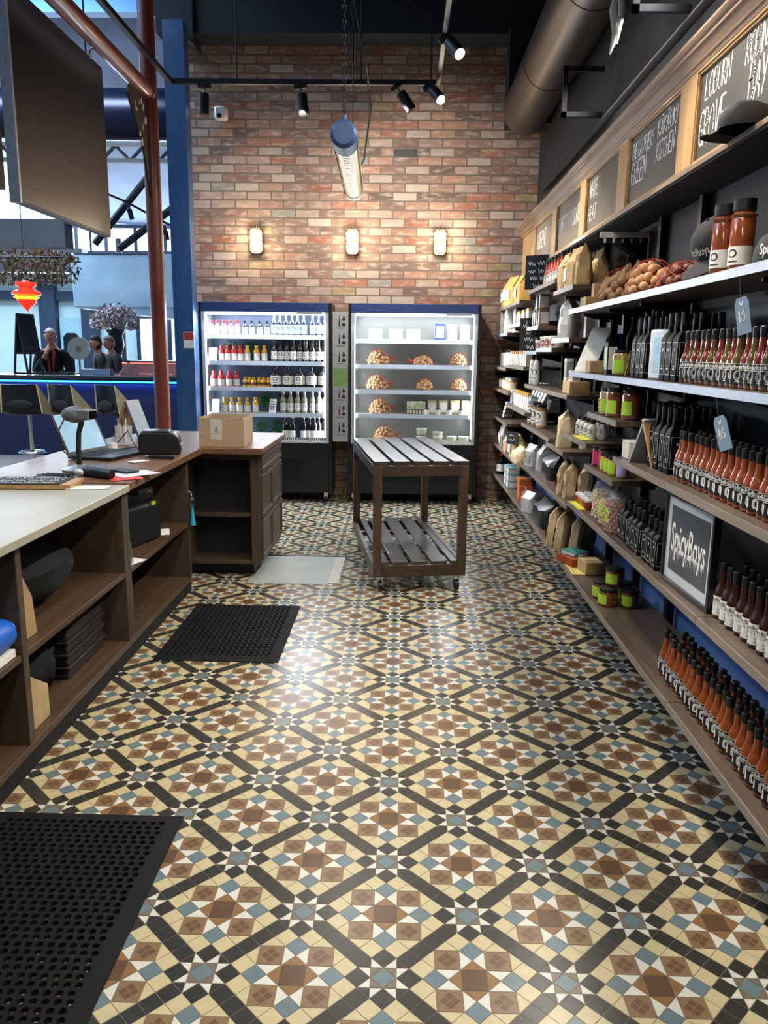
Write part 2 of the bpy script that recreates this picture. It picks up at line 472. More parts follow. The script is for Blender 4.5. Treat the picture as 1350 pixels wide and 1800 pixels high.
# black boards behind the goods above the lowest bay, leaving the blue wall bare below
back = MB()
struct(B(1.25,.6,.62,1.27,8.18,2.2).build('panel_back', mat('black_backing', '#0a0a0c', .6)))
for i, y in enumerate(POSTS):
    p = B(1.215,y-.02,.0,1.25,y+.02,2.17)
    for k in range(34): p.box(1.2145,y-.004,.25+k*.055,1.2152,y+.004,.275+k*.055,1)
    o = p.build('shelf_upright', [BLACK, LEAD], at=(1.23,y,0))
    tag(o, f'{ORD[len(POSTS)-1-i]} slim black upright from the brick wall behind the shelves', 'shelf upright', 'black uprights on the wall')
def shelf(y0, y1, z, where, t=.026, x0=NX, edge=None, x1=1.215):
    o = B(x0+.004,y0,z-t,x1,y1,z).build('wall_shelf', SHELFW, at=((x0+x1)/2,(y0+y1)/2,z), bev=.0015)
    tag(o, where, 'shelf', 'shelf boards on the right wall')
    e = B(x0,y0,z-t,x0+.004,y1,z)
    e.v = [(a-(x0+x1)/2, b-(y0+y1)/2, c-z) for a, b, c in e.v]
    e.build('front_edge', edge or SHELFE, o)
    ys = [p for p in POSTS if y0+.02 < p < y1-.02] or [(y0+y1)/2]
    for yb in ys:
        b = MB().prism([(1.21,z-t),(1.0,z-t),(1.0,z-t-.012),(1.21,z-t-.06)],'y',yb-.004,yb+.004)
        b.v = [(p[0]-(x0+x1)/2, p[1]-(y0+y1)/2, p[2]-z) for p in b.v]
        b.build('bracket', BLACK, o)
    return o
ZA, ZB, ZC, ZD, ZE = .324, .70, 1.062, 1.405, 1.743
EDGEB = mat('grey_blue_edge', '#a9b2c4', .35, .3, var=.06)
shelf(.75,2.55,ZA,'lowest shelf board under the row of orange sauce bottles')
shelf(2.555,5.3,ZA,'lowest shelf board under the pile of jars with green labels')
shelf(5.305,8.15,ZA,'lowest shelf board beside the fridge with pasta packets and bags')
shelf(.75,2.36,ZB,'shelf board under the white labelled dark sauce bottles')
shelf(2.365,4.32,ZB,'shelf board under the framed poster and clear nut bags')
shelf(.75,2.75,ZC,'shelf board above the poster under orange sauce bottles')
shelf(2.755,3.45,ZC,'shelf board under the leaning grey tent card')
shelf(.75,4.47,ZD,'long shelf board under red and olive sauce bottles', edge=EDGEB)
shelf(.75,4.57,ZE,'long shelf board under the netted nuts and black cap', edge=EDGEB)
shelf(3.44,3.98,.955,'short shelf board under pink and yellow labelled jars')
shelf(3.44,3.98,1.217,'short shelf board under large jars with lime labels')
shelf(3.97,4.5,1.058,'short shelf board with a yellow card and white bottles')
shelf(4.34,6.13,.665,'shelf board under standing kraft bags and grey foil bags')
shelf(4.53,5.07,.945,'short shelf board under one large pale flour bag')
shelf(4.98,6.14,.975,'shelf board under three tall white labelled jars')
shelf(4.5,6.07,1.272,'shelf board under two white slim bottles and a kraft box')
shelf(4.53,5.06,1.59,'short shelf board under the white printed plastic bag', edge=EDGEB)
shelf(4.51,5.07,1.876,'short high shelf board under crumpled kraft bags')
shelf(5.05,6.14,1.955,'high shelf board under the black price board and red bottles')
shelf(5.05,5.62,1.536,'short shelf board under white tubs with round badges', edge=EDGEB)
shelf(5.62,6.18,1.518,'short shelf board below the black price card', edge=EDGEB)
shelf(5.6,6.18,1.69,'short shelf board under small kraft and white boxes', edge=EDGEB)
shelf(6.08,7.25,1.74,'shelf board with white packets on a pale blue edge', edge=EDGEB)
shelf(6.54,7.96,1.92,'highest far shelf board under folded yellow paper bags')
shelf(6.16,7.26,1.397,'far shelf board under little white and amber cartons')
shelf(6.0,7.1,1.06,'far shelf board under leaning booklets and yellow topped cartons')
shelf(6.14,8.15,.625,'far low shelf board under pasta bags and dry packets')
shelf(7.24,8.15,1.68,'far shelf board against the brick wall under white standing bags', edge=EDGEB)
shelf(7.24,8.15,1.37,'far shelf board against the brick wall under slim white bottles')
shelf(7.0,8.15,1.16,'far shelf board against the brick wall under basket of jars')
shelf(7.0,8.15,.885,'far shelf board against the brick wall under wire rack of cards')

# timber fascia with chalkboards and cornice
FX = 1.10
fas = thing('shop_fascia', 'long oak fascia with moulded cornice above the wall shelves', 'fascia', (FX,4.5,2.16))
def fp(mb, name, m, bev=0):
    mb.v = [(a-FX, b-4.5, c-2.16) for a, b, c in mb.v]; return mb.build(name, m, fas, bev)
fp(B(1.03,.7,2.154,1.26,8.1,2.172), 'ledge', wood('ledge_wood', '#8d7a67', '#796656', 'y'), .002)
fp(B(1.036,.7,2.146,1.249,8.1,2.154), 'ledge_shade', MATTE)  # black sheet added as the shade on the ledge's underside
fp(B(FX,.7,2.545,FX+.03,7.72,2.58), 'top_rail', OAK, .002)
fp(B(FX,.7,2.173,FX+.03,7.72,2.22), 'bottom_rail', OAK, .002)
cor = [(FX+.03,2.555),(1.098,2.555),(1.094,2.567),(1.088,2.571),(1.086,2.58),(1.08,2.585),(1.076,2.596),(1.068,2.603),(1.061,2.608),(1.061,2.619),(1.052,2.625),(1.045,2.637),(1.048,2.65),(FX+.03,2.655)]
fp(MB().prism(cor,'y',.7,7.78), 'cornice', wood('cornice_wood', '#94755a', '#80644b', 'y', .6, 0))
fp(B(FX+.031,.7,2.172,1.25,.73,2.65), 'end_cheek', OAKZ); fp(B(FX+.031,7.68,2.172,1.25,7.72,2.65), 'end_cheek', OAKZ)
bounds = [(.74,1.44),(1.62,2.36),(2.541,3.272),(3.452,4.201),(4.372,5.111),(5.263,6.041),(6.211,7.017)]
stl = [.7]+[v for b in bounds for v in b]+[7.72]
for a, b in zip(stl[0::2], stl[1::2]):
    if b-a < .5: fp(B(FX,a,2.22,FX+.03,b,2.545), 'stile', OAKZ, .002)
fp(B(FX+.008,7.017,2.22,FX+.03,7.72,2.545), 'end_panel', OAKZ, .002)
# chalkboards are slotted into the fascia: one board each
texts = [[], [], [('LOBURN',.06,.66,.09,.25),('GROVE',.025,.17,.13,.26),('ROBINSON',.43,.68,.095,.29),('BAY',.48,.28,.125,.15)],
         [('THE BROTHERS',.03,.65,.075,.37),('GREEN',.04,.29,.106,.26),('K\u0100K\u0100RIKI',.45,.69,.072,.27),('KITCHEN',.45,.37,.085,.26)],
         [('WHITE',.05,.6,.095,.21),('HEAT',.04,.2,.085,.22)], [('BENNETTO CHOCOLATE',.03,.36,.11,.74)], [('GREENZ',.1,.4,.13,.43)]]
names = ['at the entrance end of the fascia, second blank board', 'at the entrance end of the fascia, blank', 'lettered with two grower names above the cap', 'lettered with four words in two columns',
         'lettered with two short words at its far end', 'lettered with one long line of narrow capitals', 'lettered with a single short word by the plain end panel']
for (y0, y1), ts, nm in zip(bounds, texts, names):
    yc, zc_ = (y0+y1)/2, 2.38
    def loc(mb): mb.v = [(p[0]-FX-.02, p[1]-yc, p[2]-zc_) for p in mb.v]; return mb
    o = B(FX+.016,y0+.001,2.221,FX+.024,y1-.001,2.544).build('chalkboard', CHALKB, at=(FX+.02,yc,zc_))
    tag(o, f'dark chalkboard {nm}', 'chalkboard', 'chalkboards in the oak fascia')
    f = MB()
    for (a, b_, c, d_) in ((y0,y1,2.22,2.229),(y0,y1,2.537,2.545),(y0,y0+.008,2.229,2.537),(y1-.008,y1,2.229,2.537)):
        f.box(FX+.006,a,c,FX+.0158,b_,d_)
    loc(f).build('bead', OAK, o)
    for s, u, v, h, w in ts:
        t = MB(); chalk(t, s, (FX+.0152, y1-u*.948, 2.222+v*.323), (0,-1,0), (0,0,1), h*.94, w*.948, .0065 if h < .1 else .0088)
        loc(t).build('chalk_lettering', CHALKW, o)
# ------------------------------------------------------------------ goods: makers
def gl(name, col, **k): return mat(name, col, .16, var=.1, coat=.6, **k)
SAUCE_O = gl('orange_sauce', '#83411f'); SAUCE_R = gl('red_sauce', '#6a251d'); SAUCE_V = gl('olive_sauce', '#56431f'); SAUCE_D = gl('dark_sauce', '#331b14')
LBK = mat('black_label', '#131313', .5, var=.05); LWH = mat('white_label', '#e4e2dc', .55, var=.03)
INK = mat('label_ink', '#22201f', .6)
BLKGL = mat('black_glass', '#070809', .55, spec=.12)
def woozy(body, style):
    """slim sauce bottle: body > cap, label"""
    def make():
        r = emp('sauce_bottle')
        MB().lathe([(0,.002),(.019,0),(.0225,.004),(.0228,.075),(.0215,.086),(.0165,.098),(.0125,.112),(.0112,.13),(.0108,.148),(.011,.152)], 20).build('bottle', body, r)
        MB().lathe([(.0118,.146),(.0122,.148),(.0122,.174),(.0105,.176),(0,.176)], 16).build('cap', BLKCAP, r)
        a = R(205); q = R(118)
        lb = MB(); dark = style != 'white'
        lb.lathe([(.0232,.012),(.0232,.072)], 22, m=0 if dark else 1, a0=a-q, a1=a+q)
        rr = .02345
        def band(z0, z1, w0, w1, m): lb.lathe([(rr,z0),(rr,z1)], max(3, int((w1-w0)/.2)), m=m, a0=a+w0, a1=a+w1)
        if dark:
            band(.0705,.072,-q,q,1); band(.0525,.054,-q,q,1)
            text_round(lb, 'SpicyBoys', rr, .0622, .0165, a, .05, 1, .02)
            band(.012,.072,q-.06,q,1)
        if style == 'arch':
            for k in (-.45, .45+.35):
                pass
            for c in (-.75, .62):
                n = 9; pts = []
                w, z0, z1 = .40, .0185, .049
                for i in range(n+1):
                    t = PI*i/n; pts.append((c+w*math.cos(t), z1-.008+.008*math.sin(t)))
                for i in range(n+1):
                    t = PI+PI*i/n; pts.append((c+w*math.cos(t), z0+.008+.008*math.sin(t)))
                inn = []
                for i in range(n+1):
                    t = PI*i/n; inn.append((c+.1*math.cos(t), .037+.004*math.sin(t)))
                for i in range(n+1):
                    t = PI+PI*i/n; inn.append((c+.1*math.cos(t), .030+.004*math.sin(t)))
                K = len(pts)
                vs = [(rr*math.cos(a+p[0]), rr*math.sin(a+p[0]), p[1]) for p in pts+inn]
                lb.add(vs, [(i, (i+1) % K, K+(i+1) % K, K+i) for i in range(K)], 1)
        if style == 'ring':
            n = 16
            for c in (-.75, .62):
                for (R0, R1, w0, w1) in ((.013,.0152,0,2*PI),(.0085,.0098,PI*.6,2*PI*.95)):
                    vs = []; m_ = []
                    for i in range(n+1):
                        t = w0+(w1-w0)*i/n
                        for q_ in (R0, R1): vs.append((rr*math.cos(a+c+q_*math.cos(t)*.75/rr), rr*math.sin(a+c+q_*math.cos(t)*.75/rr), .037+q_*math.sin(t)*.95))
                    lb.add(vs, [(2*i, 2*i+1, 2*i+3, 2*i+2) for i in range(n)], 1)
                band(.0185,.0208,c-.3,c+.3,1)
        if style == 'white':
            text_round(lb, 'SpicyBoys', rr, .0615, .017, a, .05, 0, .01)
            for k in range(7): band(.043+.002*(k % 2),.049-.002*(k % 3),-.55+k*.16,-.48+k*.16,0)
            for c in (-.75, .62):
                for k in range(5): band(.018+k*.004, .0195+k*.004, c-.28+.07*(k % 3), c-.1+.05*(k % 2)+.12*(k % 2), 0)
                for k in range(4): band(.02, .034-.003*(k % 2), c+.05+k*.08, c+.08+k*.08, 0)
            band(.052,.0528,-q,q,0)
            for k in range(8): band(.016,.056,q-.25+k*.026,q-.238+k*.026,0)
        lb.build('label', [LBK, LWH], r)
        return r
    return make

def bottle(nm, h, r, nr, z_sh, z_nk, body, cap, lab=None, lz=(.02,.08), caph=.018, capr=None, n=16, mark=None, q=2.2, ang=R(205)):
    """round bottle: bottle > cap, label"""
    def make():
        o = emp(nm)
        MB().lathe([(0,0),(r*.92,0),(r,.004),(r,z_sh),(r*.93,z_sh+(z_nk-z_sh)*.25),(nr*1.35,z_nk-(z_nk-z_sh)*.18),(nr,z_nk+.004),(nr,h-caph)], n).build('bottle', body, o)
        cr_ = capr or nr*1.18
        MB().lathe([(nr,h-caph),(cr_,h-caph),(cr_,h-.001),(cr_*.9,h),(0,h)], 12).build('cap', cap, o)
        if lab:
            lb = MB(); rr = r+.0004
            lb.lathe([(rr,lz[0]),(rr,lz[1])], 14, m=0, a0=ang-q, a1=ang+q)
            rr += .0003; m0 = (lz[0]+lz[1])/2; hh = lz[1]-lz[0]
            if mark:
                lb.lathe([(rr,lz[0]+hh*.15),(rr,lz[0]+hh*.22)], 6, m=1, a0=ang-.5, a1=ang+.5)
                n2 = 10
                vs = []
                for i in range(n2+1):
                    t = PI*2*i/n2
                    for s in (.2,.3): vs.append((rr*math.cos(ang+s*hh*math.cos(t)/rr), rr*math.sin(ang+s*hh*math.cos(t)/rr), m0+hh*.12+s*hh*.8*math.sin(t)))
                lb.add(vs, [(2*i,2*i+1,2*i+3,2*i+2) for i in range(n2)], 1)
            lb.build('label', [lab, mark or lab], o)
        return o
    return make
def jar(nm, h, r, fill, lid, lab, lz=(.012,.05), q=.9, lidh=.014, ang=R(215), lid2=None):
    def make():
        o = emp(nm)
        MB().lathe([(0,0),(r*.9,0),(r,.004),(r,h-lidh-.012),(r*.9,h-lidh-.003),(r*.86,h-lidh)], 18).build('jar', fill, o)
        MB().lathe([(r*.86,h-lidh),(r*.93,h-lidh),(r*.95,h-lidh+.001),(r*.95,h-.001),(r*.9,h),(0,h)], 18).build('lid', lid, o)
        if lab:
            MB().lathe([(r+.0004,lz[0]),(r+.0004,lz[1])], 10, a0=ang-q, a1=ang+q).build('label', lab, o)
        return o
    return make
def square_bottle(h):
    """square black bottle with a thin white outlined label"""
    def make():
        o = emp('square_bottle'); w = .028; s = h/.245
        b = MB()
        lv = [(w*.94,0),(w,.004),(w,.15*s),(w*.8,.165*s),(w*.42,.178*s),(w*.42,.2*s)]
        vs = []
        for ww, z in lv: vs += [(-ww,-ww,z),(ww,-ww,z),(ww,ww,z),(-ww,ww,z)]
        fs = [(3,2,1,0)]
        for i in range(len(lv)-1):
            for k in range(4): fs.append((i*4+k, i*4+(k+1) % 4, i*4+4+(k+1) % 4, i*4+4+k))
        b.add(vs, fs); b.build('bottle', BLKGL, o, bev=.003)
        MB().lathe([(w*.43,.196*s),(w*.46,.197*s),(w*.46,h-.002),(w*.4,h),(0,h)], 14).build('cap', BLKCAP, o)
        lb = MB(); t = .0012; z0, z1 = .022*s, .138*s; e = w+.0006; u = w*.82
        for f in ('-x', '-y'):
            def F(a, z, b_, z2):
                if f == '-x': lb.add([(-e,a,z),(-e,b_,z),(-e,b_,z2),(-e,a,z2)], [(0,1,2,3)], 0)
                else: lb.add([(a,-e,z),(b_,-e,z),(b_,-e,z2),(a,-e,z2)], [(0,1,2,3)], 0)
            F(-u,z0,u,z0+t); F(-u,z1,u,z1+t); F(-u,z0,-u+t,z1); F(u-t,z0,u,z1)
            F(-u*.35,z0+.02*s,u*.35,z0+.024*s); F(-u*.25,z0+.029*s,u*.25,z0+.033*s); F(-u*.12,z1-.03*s,u*.12,z1-.02*s)
        lb.build('label', LWH, o)
        return o
    return make
def paper_bag(w, d, h, m, top=.25, seed=1, stripe=None, folds=True, lean=0):
    """standing paper bag with pinched, folded top"""
    def make():
        rnd = random.Random(seed); o = emp('paper_bag'); b = MB(); n = 18
        lv = [(1,0),(1.03,.12),(1.04,.35),(1.0,.55),(.97,1-top),(.93,1-top*.6),(.96,1)]
        vs = []
        for i, (s, t) in enumerate(lv):
            pin = 1 if t < 1-top else max(.08, 1-(t-(1-top))/top*.95)
            for k in range(n):
                a = 2*PI*k/n
                c, s_ = math.cos(a), math.sin(a)
                x = math.copysign(abs(c)**.45, c)*d/2*pin*s; y = math.copysign(abs(s_)**.45, s_)*w/2*s
                j = (.002,.004,.005,.006,.008,.009,.006)[i] if i else 0
                vs.append((x+rnd.uniform(-j,j)*(.4 if pin < .5 else 1)+lean*t*h, y+rnd.uniform(-j,j), t*h+rnd.uniform(-j,j)*(1 if i == len(lv)-1 else .5)))
        fs = [tuple(range(n))[::-1]]+[(i*n+k, i*n+(k+1) % n, (i+1)*n+(k+1) % n, (i+1)*n+k) for i in range(len(lv)-1) for k in range(n)]
        fs.append(tuple((len(lv)-1)*n+k for k in range(n)))
        b.add(vs, fs, 0, True); b.build('bag', m, o, ang=16)
        if folds:
            f = MB().box(-.007+lean*h*.9,-w*.44,h*.91,.007+lean*h*.9,w*.45,h*.985)
            f.build('folded_top', m, o, bev=.002)
        if stripe:
            s = MB(); s.add([(-d*.535,-w*.34,h*.2),(-d*.535,w*.34,h*.2),(-d*.535+lean*h*.3,w*.34,h*.55),(-d*.535+lean*h*.3,-w*.34,h*.55)], [(0,1,2,3)])
            s.v = [(p[0]-.004, p[1], p[2]) for p in s.v]
            s.build('label', stripe, o)
        return o
    return make
NUT = mat('walnut_shell', '#c79c70', .6, var=.25, scale=40, bump=.3)
NUT2 = mat('tan_shell', '#cda97d', .6, var=.2, scale=40, bump=.2)
NETM = mat('red_net', '#c2402f', .6, var=.1)
def net_bag(w, d, h, seed=2, tail=1, r=.021, m=None):
    """bag of round nuts in red netting: every nut a part, netting, tied tail"""
    def make():
        rnd = random.Random(seed); o = emp('net_bag'); first = None; pts = []
        tries = 0
        while tries < 900 and len(pts) < 95:
            tries += 1
            a = rnd.uniform(0, 2*PI); t = rnd.uniform(0, 1)
            k = math.sqrt(max(0, 1-t**2.2)) if t > .05 else 1
            lay = rnd.choice((.86, .86, .86, .5))
            p = Vector((math.cos(a)*k*(d/2-r)*lay/.86, math.sin(a)*k*(w/2-r)*lay/.86, r+t*(h-2*r)))
            if all((p-q).length > r*1.62 for q in pts): pts.append(p)
        for p in pts:
            if first is None:
                first = MB().ell((0,0,0), r, r*.94, r*1.02, 10, 7).build('nut', m or NUT, o); c = first
            else:
                c = first.copy(); COL.objects.link(c)
            c.location = p; c.rotation_euler = (rnd.uniform(0,3), rnd.uniform(0,3), rnd.uniform(0,3)); c.parent = o
        nb = MB(); N = 11
        for sgn in (1, -1):
            for i in range(N):
                L = []
                for k in range(15):
                    t = k/14; a = 2*PI*i/N+sgn*t*1.7
                    kk = math.sqrt(max(.0, 1-t**2.4))+.02
                    L.append((math.cos(a)*kk*(d/2+.004), math.sin(a)*kk*(w/2+.004), .004+t*(h+.002)))
                nb.tube(L, .0007, 3)
        nb.build('netting', NETM, o)
        if tail:
            tb = MB(); 
            for i in range(7):
                a = R(-40+i*14)
                tb.tube([(0,tail*(w/2-.01),h*.4),(0,tail*(w/2+.02),h*.36+.004*i),(math.sin(a)*.03,tail*(w/2+.05+.01*math.cos(a)),h*.2+.012*i)], .0022, 4)
            tb.tube([(0,tail*(w/2+.012),h*.37-.006),(0,tail*(w/2+.018),h*.37+.006)], .008, 8)
            tb.build('tied_end', NETM, o)
        return o
    return make
def carton(sx, sy, sz, m, lab=None, lid=None, nm='carton'):
    """small box: box > label, lid"""
    def make():
        o = emp(nm)
        B(-sx/2,-sy/2,0,sx/2,sy/2,sz).build('box', m, o, bev=.0015)
        if lab:
            l = MB(); e = sx/2+.0006
            l.add([(-e,-sy*.4,sz*.15),(-e,sy*.4,sz*.15),(-e,sy*.4,sz*.85),(-e,-sy*.4,sz*.85)], [(0,1,2,3)])
            e = sy/2+.0006
            l.add([(-sx*.4,-e,sz*.15),(sx*.4,-e,sz*.15),(sx*.4,-e,sz*.85),(-sx*.4,-e,sz*.85)], [(0,1,2,3)])
            l.build('label', lab, o)
        if lid: B(-sx/2-.001,-sy/2-.001,sz*.8,sx/2+.001,sy/2+.001,sz*1.01).build('lid', lid, o, bev=.001)
        return o
    return make
def clear_bag(w, d, h, cm, seed=4, fillh=.62, bal=.011, lab=None):
    """cellophane bag of loose pieces: contents (uncountable) inside film"""
    def make():
        rnd = random.Random(seed); o = emp('clear_bag'); c = MB(); g = Matrix()
        nz = int(h*fillh/(bal*1.5)); 
        for i in range(nz):
            for k in range(12):
                a = 2*PI*(k+.5*(i % 2))/12
                c.ell((math.cos(a)*(d/2-bal*.7)+rnd.uniform(-.002,.002), math.sin(a)*(w/2-bal*.7), bal*.8+i*bal*1.5+rnd.uniform(-.002,.002)), bal, n=7, k=5)
        for k in range(8): c.ell((rnd.uniform(-d/4,d/4), rnd.uniform(-w/4,w/4), nz*bal*1.5), bal, n=7, k=5)
        s = c.build('contents', cm, o); s['kind'] = 'stuff'
        b = MB(); n = 16; vs = []
        lv = [(1,0),(1.06,.15),(1.06,.5),(1.0,fillh+.05),(.7,.8),(.35,.86),(.8,1.02)]
        for i, (q, t) in enumerate(lv):
            for k in range(n):
                a = 2*PI*k/n; j = rnd.uniform(.94,1.06) if i > 2 else 1
                fl = 1 if t < .84 else .35
                vs.append((math.cos(a)*d/2*q*j*fl+.001, math.sin(a)*w/2*q*j, t*h))
        b.add(vs, [(i*n+k, i*n+(k+1) % n, (i+1)*n+(k+1) % n, (i+1)*n+k) for i in range(len(lv)-1) for k in range(n)], 0, True)
        b.build('film', FILM, o)
        if lab:
            l = MB(); l.lathe([(d/2*1.09,h*.2),(d/2*1.09,h*.5)], 5, a0=R(180), a1=R(235)); l.build('label', lab, o)
        return o
    return make
def card(w, h, m, t=.003, lean=.2, mark=None):
    """stiff card leaning back"""
    def make():
        o = emp('printed_card'); b = B(-t/2,-w/2,0,t/2,w/2,h)
        b.v = [(p[0]+p[2]*lean, p[1], p[2]*math.cos(lean)) for p in b.v]; b.build('card', m, o)
        if mark:
            k = MB()
            for i in range(4):
                z = h*(.25+.17*i); ww = w*(.36-.05*(i % 2))
                k.add([(-t/2-.0006+z*lean,-ww,z*math.cos(lean)),(-t/2-.0006+z*lean,ww,z*math.cos(lean)),(-t/2-.0006+(z+h*.07)*lean,ww,(z+h*.07)*math.cos(lean)),(-t/2-.0006+(z+h*.07)*lean,-ww,(z+h*.07)*math.cos(lean))], [(0,1,2,3)])
            k.build('printing', mark, o)
        return o
    return make
def tub(r, h, m, lid, badge=None):
    def make():
        o = emp('tub')
        MB().lathe([(0,0),(r*.9,0),(r*.92,.003),(r,h*.85)], 18).build('tub', m, o)
        MB().lathe([(r*1.0,h*.85),(r*1.05,h*.86),(r*1.05,h*.98),(r*.95,h),(0,h)], 18).build('lid', lid, o)
        if badge:
            b = MB(); a = R(215); n = 12; vs = []
            for i in range(n+1):
                t = 2*PI*i/n
                for s in (.16,.3): vs.append(((r+.001)*math.cos(a+s*h*math.cos(t)/r), (r+.001)*math.sin(a+s*h*math.cos(t)/r), h*.45+s*h*math.sin(t)))
            b.add(vs, [(2*i,2*i+1,2*i+3,2*i+2) for i in range(n)]); b.build('badge', badge, o)
        return o
    return make
# ------------------------------------------------------------------ goods: on the right-hand shelves
J = random.Random(5)
def j(a=.004): return J.uniform(-a, a)
def sauce_row(key, mk, n, y0, dy, x, z, words, cat_, group, where):
    for i in range(n):
        k, m_ = (key, mk) if not isinstance(key, list) else (key[i % len(key)], mk[i % len(key)])
        w = words if isinstance(words, str) else words[i % len(words)]
        place(k, m_, (x+j(), y0-dy*i+j(), z), f'{w}, {ORD[i]} from the wall end of {where}', cat_, group, rz=j(.12))
ob, rb, vb, db = woozy(SAUCE_O,'arch'), woozy(SAUCE_R,'ring'), woozy(SAUCE_V,'ring'), woozy(SAUCE_D,'white')
sauce_row('sauce_o', ob, 20, 2.79, .0485, 1.0, ZA, 'orange sauce bottle', 'bottle', 'front row of sauce bottles on the lowest shelf', 'lowest shelf front row')
sauce_row('sauce_o', ob, 19, 2.765, .0485, 1.056, ZA, 'orange sauce bottle', 'bottle', 'second row of sauce bottles on the lowest shelf', 'lowest shelf back row')
sauce_row('sauce_o', ob, 16, 2.815, .0485, 1.0, ZC, 'orange sauce bottle', 'bottle', 'front row of sauce bottles above the poster', 'front row above the poster')
sauce_row('sauce_o', ob, 15, 2.79, .0485, 1.056, ZC, 'orange sauce bottle', 'bottle', 'second row of sauce bottles above the poster', 'back row above the poster')
sauce_row(['sauce_r','sauce_v'], [rb, vb], 15, 2.83, .049, 1.0, ZD, ['red sauce bottle','olive sauce bottle'], 'bottle', 'front row of sauce bottles on the long upper shelf', 'upper shelf front row')
sauce_row(['sauce_v','sauce_r'], [vb, rb], 14, 2.805, .049, 1.056, ZD, ['olive sauce bottle','red sauce bottle'], 'bottle', 'second row of sauce bottles on the long upper shelf', 'upper shelf back row')
sauce_row('sauce_d', db, 9, 2.355, .0505, 1.0, ZB, 'white labelled dark sauce bottle', 'bottle', 'white labelled sauce bottles beside the poster', 'row beside the poster')
sauce_row('sauce_d', db, 8, 2.33, .0505, 1.056, ZB, 'white labelled dark sauce bottle', 'bottle', 'white labelled sauce bottles in the row behind', 'back row beside the poster')

# square black bottles with outlined labels
def squares(key, h, ys, xs, z, where):
    mk = square_bottle(h)
    for a, y in enumerate(ys):
        for b_, x in enumerate(xs):
            place(key, mk, (x, y+j(.002), z), f'square black bottle {where}, {ORD[a]} column from wall, {ORD[b_]} back', 'bottle', 'square black bottles '+where, rz=j(.03))
squares('sq_tall', .245, [3.40,3.335,3.27], [1.0,1.065,1.13], ZD, 'beside the pale blue bag')
squares('sq_tall', .245, [3.02,2.955,2.89], [1.0,1.065,1.13], ZD, 'beside the upper red sauces')
squares('sq_tall', .245, [3.43,3.365,3.30], [1.09,1.155], ZC, 'behind the tent card')
squares('sq_tall', .245, [3.14,3.075,3.01,2.945], [1.02,1.085,1.15], ZC, 'between tent card and sauces')
squares('sq_low', .185, [3.42,3.36], [1.0,1.065], ZB, 'next to the nut bags')
squares('sq_low', .185, [3.25,3.19,3.13], [.99,1.055], ZB, 'in the middle cluster')
squares('sq_low', .185, [3.03,2.97,2.91], [.99,1.055], ZB, 'next to the framed poster')
for i, (y, x) in enumerate([(4.08,1.16),(3.95,1.16),(3.82,1.15),(3.7,1.16),(3.58,1.15)]):
    place('tall_dark', bottle('tall_bottle', .29, .032, .013, .18, .22, BLKGL, BLKCAP, None), (x, y, ZD), f'tall black glass bottle, {ORD[i]} from the wall, behind the lime label jar', 'bottle', 'tall black bottles at the shelf back')
# pale bag, poster, tags, caps
def blue_bag():
    o = emp('flat_bag')
    b = B(-.015,-.055,0,.015,.055,.19); b.build('bag', mat('pale_blue_plastic', '#c6d4e0', .35, var=.06), o, bev=.008)
    B(-.0165,-.03,.03,-.0155,.03,.16).build('label', mat('sky_label', '#a9c4da', .5), o)
    return o
place('blue_bag', blue_bag, (1.0,3.115,ZD), 'pale blue flat plastic bag between two groups of square black bottles', 'bag', rz=R(25))

def poster():
    o = emp('framed_poster'); W, H_ = .415, .325
    f = MB()
    for a in ((-W/2,0,W/2,.014),(-W/2,H_-.014,W/2,H_),(-W/2,.014,-W/2+.014,H_-.014),(W/2-.014,.014,W/2,H_-.014)):
        f.box(-.012,a[0],a[1],.012,a[2],a[3])
    f.build('frame', mat('black_frame', '#17181b', .3), o, bev=.001)
    B(-.002,-W/2+.014,.014,.008,W/2-.014,H_-.014).build('mat_board', mat('grey_white_board', '#c9ccd0', .35, var=.06, scale=3), o)
    p = B(-.0035,-W/2+.045,.05,-.002,W/2-.05,H_-.045); p.build('print', mat('slate_print', '#4a4f55', .35, var=.25, scale=3), o)
    t = MB(); text_on(t, 'SpicyBoys', (-.0042,0,.17), (0,-1,0), (0,0,1), .14, .29, 0, .015)
    rnd = random.Random(8)
    for k in range(26):
        y = -.14+k*.0112; l = rnd.uniform(.012,.05)
        t.add([(-.0042,y-.0022,.135),(-.0042,y+.0022,.135),(-.0042,y,.125-l)], [(0,1,2)])
    t.build('dripping_lettering', LWH, o)
    return o
place('poster', poster, (.975,2.595,ZB+.001), 'black framed poster with dripping white lettering standing on the shelf', 'poster', rz=R(2))

def price_tag():
    o = emp('price_tag')
    p = [(-.022,0),(.022,0),(.022,.085),(.014,.1),(-.014,.1),(-.022,.085)]
    b = MB().prism(p,'x',-.0012,.0012); b.build('tag', mat('blue_grey_card', '#7d93a8', .6, var=.06), o)
    t = MB(); chalk(t, '16', (-.0018,.014,.035), (0,-1,0), (0,0,1), .03, .026, .003)
    chalk(t, 'V', (-.0018,.006,.076), (0,-1,0), (0,0,1), .012, .012, .003)
    t.build('number', CHALKW, o)
    MB().tube([(0,0,.098),(.004,.003,.125),(.01,.004,.155)], .0008, 5).build('string', BLACK, o)
    return o
place('price_tag', price_tag, (.925,2.2,1.557), 'blue-grey price tag hanging in front of the red and olive sauce bottles', 'price tag', tilt=(R(-14),0), rz=R(28))
place('price_tag', price_tag, (.925,2.245,1.236), 'blue-grey price tag hanging in front of the orange sauce bottles above the poster', 'price tag', tilt=(R(-22),0), rz=R(28))

